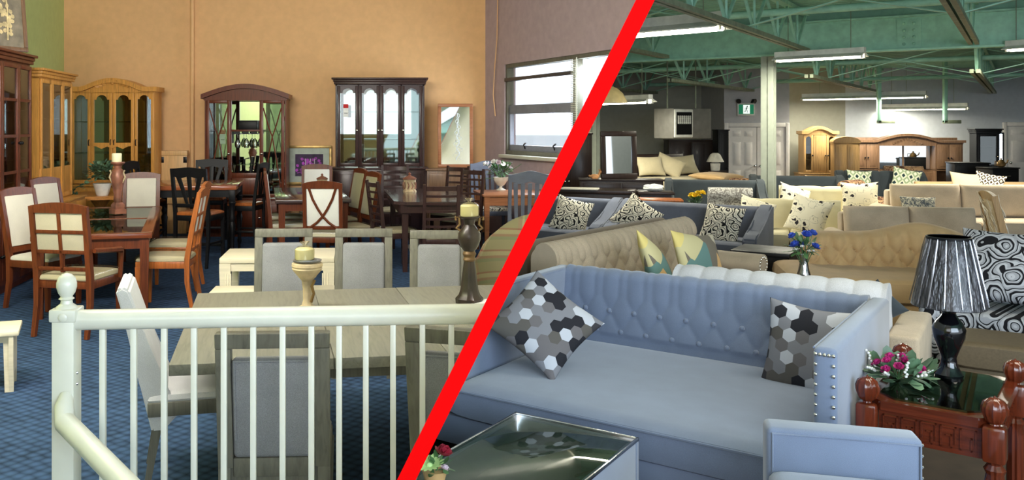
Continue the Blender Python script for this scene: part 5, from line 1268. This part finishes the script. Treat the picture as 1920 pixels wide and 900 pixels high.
Bp = lambda x, y, z: (bx_+cos(ba)*x-sin(ba)*y, by_+sin(ba)*x+cos(ba)*y, z)
for k, (x, y, yw, l) in enumerate(((-.5, .72, 10, 'champagne pillow on the bed, nearest the dresser'), (.0, .66, -14, 'champagne pillow leaning crosswise in the middle of the bed'), (.5, .74, 4, 'champagne pillow on the bed, nearest the wardrobe'))):
    pillow('bed_pillow', l, f_gold, .6, .44, .18, Bp(x, y-.06, .92), ba+R(yw)-R(25), 30, (0, 25, -6)[k])
o = MB(); o.cushion(.95, .7, .14, 5, 2.5, 14, None, .1, .1); o = fin('throw_blanket', o, f_tan); o.location = Bp(.1, -.62, .75); o.rotation_euler = (R(3), 0, ba+R(20)); tag(o, 'tan throw blanket across the foot of the bed', 'blanket')
t = case('wardrobe', 'wide dark wardrobe beyond the bed', 'wardrobe', w_choc, 1.1, .6, 1.44, [('door', .02, .5, .02, .98), ('door', .5, .98, .02, .98)], knobm=m_nail); t.location = (*P(1291, 20.2), 0); t.rotation_euler = (0, 0, R(-4))
t = table('nightstand', 'small dark table beside the lamp near the white closet', 'table', .45, .45, .78, .03, w_choc, w_choc, .05, apron=.12); t.location = (*P(1340, 18.0), 0)
t = T('table_lamp', 'small white table lamp between the wardrobe and the white closet', 'lamp', (*P(1341, 18.0), .78))
part(t, 'lamp_base', m_porc, 'lathe', [(.09, 0), (.1, .03), (.11, .16), (.06, .2), (.001, .2)], 16); part(t, 'lamp_shade', plain('white_shade', (226, 220, 206), .8), 'lathe', [(.06, .40), (.11, .36), (.19, .2), (.18, .2), (.10, .35), (.06, .40)], 20)
t = case('tall_cabinet', 'narrow black cabinet next to the white closet', 'cabinet', m_black, .24, .4, 1.7, [('door', .04, .96, .02, .98)]); t.location = (*P(1351, 19.0), 0)
t = table('nightstand', 'dark nightstand piled with film-wrapped linens before the dresser', 'table', .52, .42, .82, .04, w_choc, w_choc, .06, apron=.2); t.location = (*P(1228, 11.9), 0); t.rotation_euler = (0, 0, R(-10))
x, y = P(1226, 11.9); bag('wrapped pale linens heaped on the dark nightstand', x, y, .82, .8); bpy.data.objects['plastic_bag.002'].scale.z = .4
t = table('coffee_table', 'orange wood tabletop beside the charcoal loveseat', 'table', .62, .4, .72, .03, w_orange, w_orange, .05, apron=.06); t.scale.z = 1.07; t.location = (*P(1236, 11.25), 0); t.rotation_euler = (0, 0, R(-12))
t = T('storage_bench', 'dark storage bench with a pale tray on it, behind the slate loveseats', 'bench', (*P(1112, 12.6), 0), R(-18))
part(t, 'bench_box', w_choc, 'box', -.62, .62, -.22, .22, 0, .74, .01); part(t, 'lid', w_choc, 'box', -.65, .65, -.25, .25, .74, .80, .01)
o = MB(); o.box(-.28, .28, -.12, .12, 0, .025, .006); o = fin('paper_tray', o, f_cream); o.location = (*P(1088, 12.5), .80); o.rotation_euler = (0, 0, R(-18)); tag(o, 'pale flat tray lying on the dark storage bench', 'tray')
# hanging heater
t = T('unit_heater', 'grey box heater hung from the roof above the bed', 'heater', (*P(1262, 16.6), 1.53), R(24))
part(t, 'housing', plain('heater_grey', (112, 110, 104), .5, .2), 'box', -.25, .75, -.3, .3, 0, .62, .02)
part(t, 'grille_frame', m_fix, 'box', -.24, .24, -.33, -.29, .02, .60, .02)
part(t, 'grille_opening', m_blackmetal, 'box', -.20, .20, -.336, -.325, .08, .54)
b = MB()
for k in range(7): b.box(-.17, .17, -.345, -.333, .30+k*.025, .31+k*.025); b.box(-.17+k*.052, -.155+k*.052, -.346, -.334, .30, .47)
fin('louvre', b, m_fix, t)
for x in (-.15, .6): part(t, 'hanger_rod', m_steel_dk, 'tube', [(x, 0, .61), (x, 0, 2.2)], .015, 6)
# --- oak and black furniture along the back
def far(u, d): return (*P(u, d), 0)
t = china('china_cabinet', 'light oak cabinet with arched crown and two narrow glass doors', w_lightoak, .76, .5, .62, 1.60, [(0, .3, 'arch', 1), (.3, .7, 'solid', 1), (.7, 1, 'arch', -1)], 'bump', .12, base_over=.1); t.location = far(1532, 20); t.rotation_euler = (0, 0, R(-10))
t = case('desk', 'light oak desk below the arched oak cabinet', 'desk', w_lightoak, 1.1, .5, .44, [('drawer', .03, .5, .1, .95), ('drawer', .5, .97, .1, .95)]); t.location = far(1518, 18.6); t.rotation_euler = (0, 0, R(-10))
t = T('figurine', 'small brass animal figurine on the oak desk', 'figurine', (*P(1500, 18.5), .44)); b = MB(); b.ball((0, 0, .09), .13, .07, .07, 10); b.ball((.12, 0, .16), .05, n=8)
for x in (-.07, .07): b.tube([(x, 0, .06), (x, 0, 0)], .02, 6)
fin('body', b, m_brass, t)
t = case('armoire', 'light oak armoire with arched panel doors beside the wall unit', 'armoire', w_lightoak, .55, .5, 1.40, [('door', .03, .5, .02, .98), ('door', .5, .97, .02, .98)]); t.location = far(1584, 19.2); t.rotation_euler = (0, 0, R(-16))
part(t, 'crown', w_lightoak, 'prism', [(.3*cos(a), 1.40+.13*sin(a)) for a in [pi*i/14 for i in range(15)]], 'y', -.27, .24)
t = T('wall_unit', 'large brown oak bedroom wall unit with mirrored centre and carved arch', 'wall unit', far(1698, 19.6), R(-12)); W_ = 2.44; H_ = 1.50
part(t, 'back_panel', w_oak_red, 'box', -W_/2, W_/2, .20, .25, 0, H_, .01)
b = MB(); n = 30; tp = []
for i in range(n+1):
    q = -1+2*i/n; tp.append((q*(W_/2+.05), H_-.06+.16*(max(0, cos(q*pi/2/.55)) if abs(q) < .55 else 0)))
b.prism(tp+[(x, z-.06) for x, z in tp][::-1], 'y', -.18, .25); b.prism([(x*.98, z-.06) for x, z in tp]+[(W_/2, H_-.2), (-W_/2, H_-.2)], 'y', -.1, .22); fin('crown', b, w_oak_red, t)
for s in (-1, 1):
    x0, x1 = sorted((s*W_/2, s*(W_/2-.60))); b = MB()
    b.box(x0, x0+.03, -.12, .2, 0, H_-.1).box(x1-.03, x1, -.12, .2, 0, H_-.1).box(x0, x1, -.12, .2, .70, .73).box(x0, x1, -.12, .2, .25, .28); fin('side_tower', b, w_oak_red, t)
    for q in (0, 1):
        a = x0+.03+q*(x1-x0-.06)/2; door_panel(t, w_oak_red, a, a+(x1-x0-.06)/2, .74, H_-.16, -.12, 'solid', 'knob', 1 if q == 0 else -1, .06)
for s in (-.5, .5): part(t, 'mirror_pane', m_mirror, 'box', s*.62-.29, s*.62+.29, .185, .198, .72, H_-.14)
part(t, 'headboard', w_oak_red, 'box', -.66, .66, .10, .16, .3, .66, .02)
b = MB()
for k in range(11): a = (k-5)/5; b.petal((a*.25, -.102, 1.42-abs(a)*.06), (a, -.1, .5-abs(a)*.5), (0, -1, 0), .09, .05, .2)
fin('carved_crest', b, w_oak_red, t)
t = china('curio_cabinet', 'tall black curio cabinet near the right white door', m_black, .50, .42, .6, 1.62, [(0.05, .95, 'plain', 1)], base_over=.02, nb=[(0, 1)], knobm=m_nail); t.location = far(1846, 19.4); t.rotation_euler = (0, 0, R(-12))
t = case('dresser', 'black two-drawer dresser left of the black curio cabinet', 'dresser', m_black, .72, .45, .96, [('drawer', .03, .97, .66, .97), ('drawer', .03, .97, .34, .65), ('drawer', .03, .97, .02, .33)], knobm=m_black); t.location = far(1814, 18.2); t.rotation_euler = (0, 0, R(-10))
t = case('dresser', 'black chest of drawers with steel pulls before the right white door', 'dresser', m_black, .62, .45, .90, [('drawer', .03, .97, .66, .97), ('drawer', .03, .97, .34, .65), ('drawer', .03, .97, .02, .33)]); t.location = far(1870, 17.2); t.rotation_euler = (0, 0, R(8))
t = T('teapot', 'bronze teapot on the black chest of drawers', 'teapot', (*P(1877, 17.2), .90)); b = MB(); b.lathe([(.04, 0), (.08, .03), (.09, .08), (.05, .14), (.02, .16), (.02, .19), (.001, .2)], 16); b.tube([(.07, 0, .06), (.13, 0, .1), (.15, 0, .16)], .015, 6); fin('pot_body', b, m_brass, t); part(t, 'handle', m_brass, 'tube', [(-.06, 0, .12), (-.13, 0, .12), (-.13, 0, .04), (-.07, 0, .04)], .01, 6)
framed('standing_mirror', 'tall narrow mirror in a black frame behind the curio cabinet', 'mirror', .34, 1.62, .04, m_black, (*P(1868, 20.4), 0), R(-30), 2, im=m_mirror)
# --- exit sign
t = T('exit_sign', 'green running-man exit sign with two emergency lamps above the white double door', 'sign', (P(1400, 19.4)[0], 21.44, zz(217, 19.45)))
part(t, 'sign_box', m_fix, 'box', -.21, .21, -.07, 0, 0, .31, .01)
part(t, 'sign_face', emit('sign_green', (20, 120, 84), .5), 'box', -.18, .18, -.076, -.07, .04, .27)
part(t, 'sign_panel', emit('sign_white', (235, 245, 240), .9), 'box', -.075, .085, -.08, -.075, .05, .26)
b = MB(); gz = -.084
b.ball((.02, gz, .225), .017, .004, .017, 8); b.tube([(.015, gz, .205), (-.005, gz, .15)], .014, 6, .004); b.tube([(-.005, gz, .15), (.03, gz, .12), (.02, gz, .075)], .008, 6, .004); b.tube([(-.005, gz, .15), (-.02, gz, .11), (-.055, gz, .10)], .008, 6, .004); b.tube([(.012, gz, .2), (.045, gz, .175), (.065, gz, .185)], .006, 6, .004); b.tube([(.008, gz, .195), (-.03, gz, .18), (-.04, gz, .15)], .006, 6, .004)
fin('running_figure', b, plain('sign_figure', (10, 84, 60), .6), t)
for s in (-1, 1): part(t, 'emergency_lamp', m_blackmetal, 'tube', [(s*.13, -.04, .30), (s*.17, -.07, .36), (s*.20, -.12, .35)], [.02, .05, .06], 10)
# --- lamps under the roof
def fluoro(label, u0, v0, u1, v1, z, power=90, k=1.0):
    d0, d1 = 1500*(EYE-z)/(v0-235), 1500*(EYE-z)/(v1-235)
    a, c = Vector((*P(u0, d0), z)), Vector((*P(u1, d1), z))
    m_ = (a+c)/2; L = (c-a).length; rz = math.atan2(c.y-a.y, c.x-a.x)
    t = T('fluorescent_light', label, 'light', m_, rz)
    b = MB(); b.prism([(q[0]*k, q[1]*k) for q in ((-.05, .05), (-.15, -.0), (-.15, -.012), (-.04, .035), (.04, .035), (.15, -.012), (.15, 0), (.05, .05), (.05, .13), (-.05, .13))], 'x', -L/2, L/2); fin('housing', b, m_fix, t)
    for s in (-.06, .06):
        part(t, 'tube', m_tubelight, 'tube', [(-L/2+.05, s, -.012), (L/2-.05, s, -.012)], .022*k, 10)
        for e in (-1, 1): part(t, 'lamp_holder', m_fix, 'box', e*(L/2-.03)-.015, e*(L/2-.03)+.015, s-.02, s+.02, -.04, .05, .006)
    for e in (-.35, .35): part(t, 'hanger', m_steel_dk, 'tube', [(e*L, 0, .12), (e*L, 0, 3.72-z)], .006, 6)
    ld = bpy.data.lights.new('tube_light', 'AREA'); ld.shape = 'RECTANGLE'; ld.size = L*.9; ld.size_y = .2; ld.energy = power; ld.color = (1, .96, .80)
    lo = bpy.data.objects.new('tube_light', ld); C.objects.link(lo); lo.parent = t; lo.location = (0, 0, -.045)
    return t
fluoro('fluorescent light at the upper left, nearest, crossing behind the red edge', 1120, 70, 1358, 50, 3.05, power=95, k=1.5)
fluoro('fluorescent light hanging beside the top of the steel column', 1454, 113, 1622, 104, 2.88, power=150)
fluoro('long fluorescent light in front of the oak cabinets', 1505, 186, 1737, 181, 2.45, power=230)
t = fluoro('fluorescent light with green brackets above the oak wall unit', 1648, 205, 1815, 203, 2.22, power=50)
fluoro('fluorescent light at the upper right edge', 1888, 93, 2010, 84, 2.95, power=220)
fluoro('fluorescent light beside the dome lamp over the bedroom furniture', 1120, 194, 1220, 190, 2.25, power=110)
fluoro('fluorescent light against the far wall left of the exit sign', 1310, 214.5, 1358, 213, 2.12, power=160)
for u in (1648, 1772):
    x, y = P(u, 18.6); t = T('steel_bracket', 'green steel bracket hanging under the light above the oak wall unit, %s' % ('left one' if u < 1700 else 'right one'), 'bracket', (x, y, 0))
    part(t, 'upright', m_steel, 'box', -.04, .04, -.04, .04, zz(230, 18.6), 3.7, .005)
    part(t, 'foot_channel', m_steel_dk, 'box', -.04, .36, -.04, .04, zz(230, 18.6)-.02, zz(230, 18.6)+.06, .01)
t = T('dome_lamp', 'tan metal dome lamp hanging beside the red edge', 'lamp', (*P(1148, 13.2), zz(193, 13.2)))
part(t, 'lamp_shade', plain('tan_enamel', (186, 166, 116), .5), 'lathe', [(.24, 0), (.235, .03), (.17, .16), (.08, .24), (.03, .26), (.02, .27), (.001, .27)], 24); part(t, 'cord', m_blackmetal, 'tube', [(0, 0, .26), (0, 0, 1.55)], .01, 6)
part(t, 'bulb', emit('warm_bulb', (255, 220, 150), 3), 'ball', (0, 0, .06), .06)

# ------------------------------------------------------------------ furniture crossing the added slanting partition is cut off at it
def meet_partition():
    bpy.context.view_layer.update()
    for o in list(C.objects):
        if o.type != 'MESH' or o.get('zone') not in ('L', 'R'): continue
        sg = 1 if o['zone'] == 'R' else -1
        mw = o.matrix_world; k = hw+.001
        co = [mw @ v.co for v in o.data.vertices]
        ds = [sg*(p.x-px_(p.y, p.z)) for p in co]
        if min(ds) >= k: continue
        if max(ds) <= k: bpy.data.objects.remove(o); continue
        if o.data.users > 1: o.data = o.data.copy()
        bm = bmesh.new(); bm.from_mesh(o.data); bm.transform(mw)
        no = Vector((1, -.2018, -.4978))*sg
        bmesh.ops.bisect_plane(bm, geom=list(bm.verts)+list(bm.edges)+list(bm.faces), plane_co=(px_(0, EYE)+sg*k, 0, EYE), plane_no=no, clear_inner=True)
        bm.transform(mw.inverted()); bm.to_mesh(o.data); bm.free()
meet_partition()
for o in list(C.objects):
    if 'zone' in o: del o['zone']
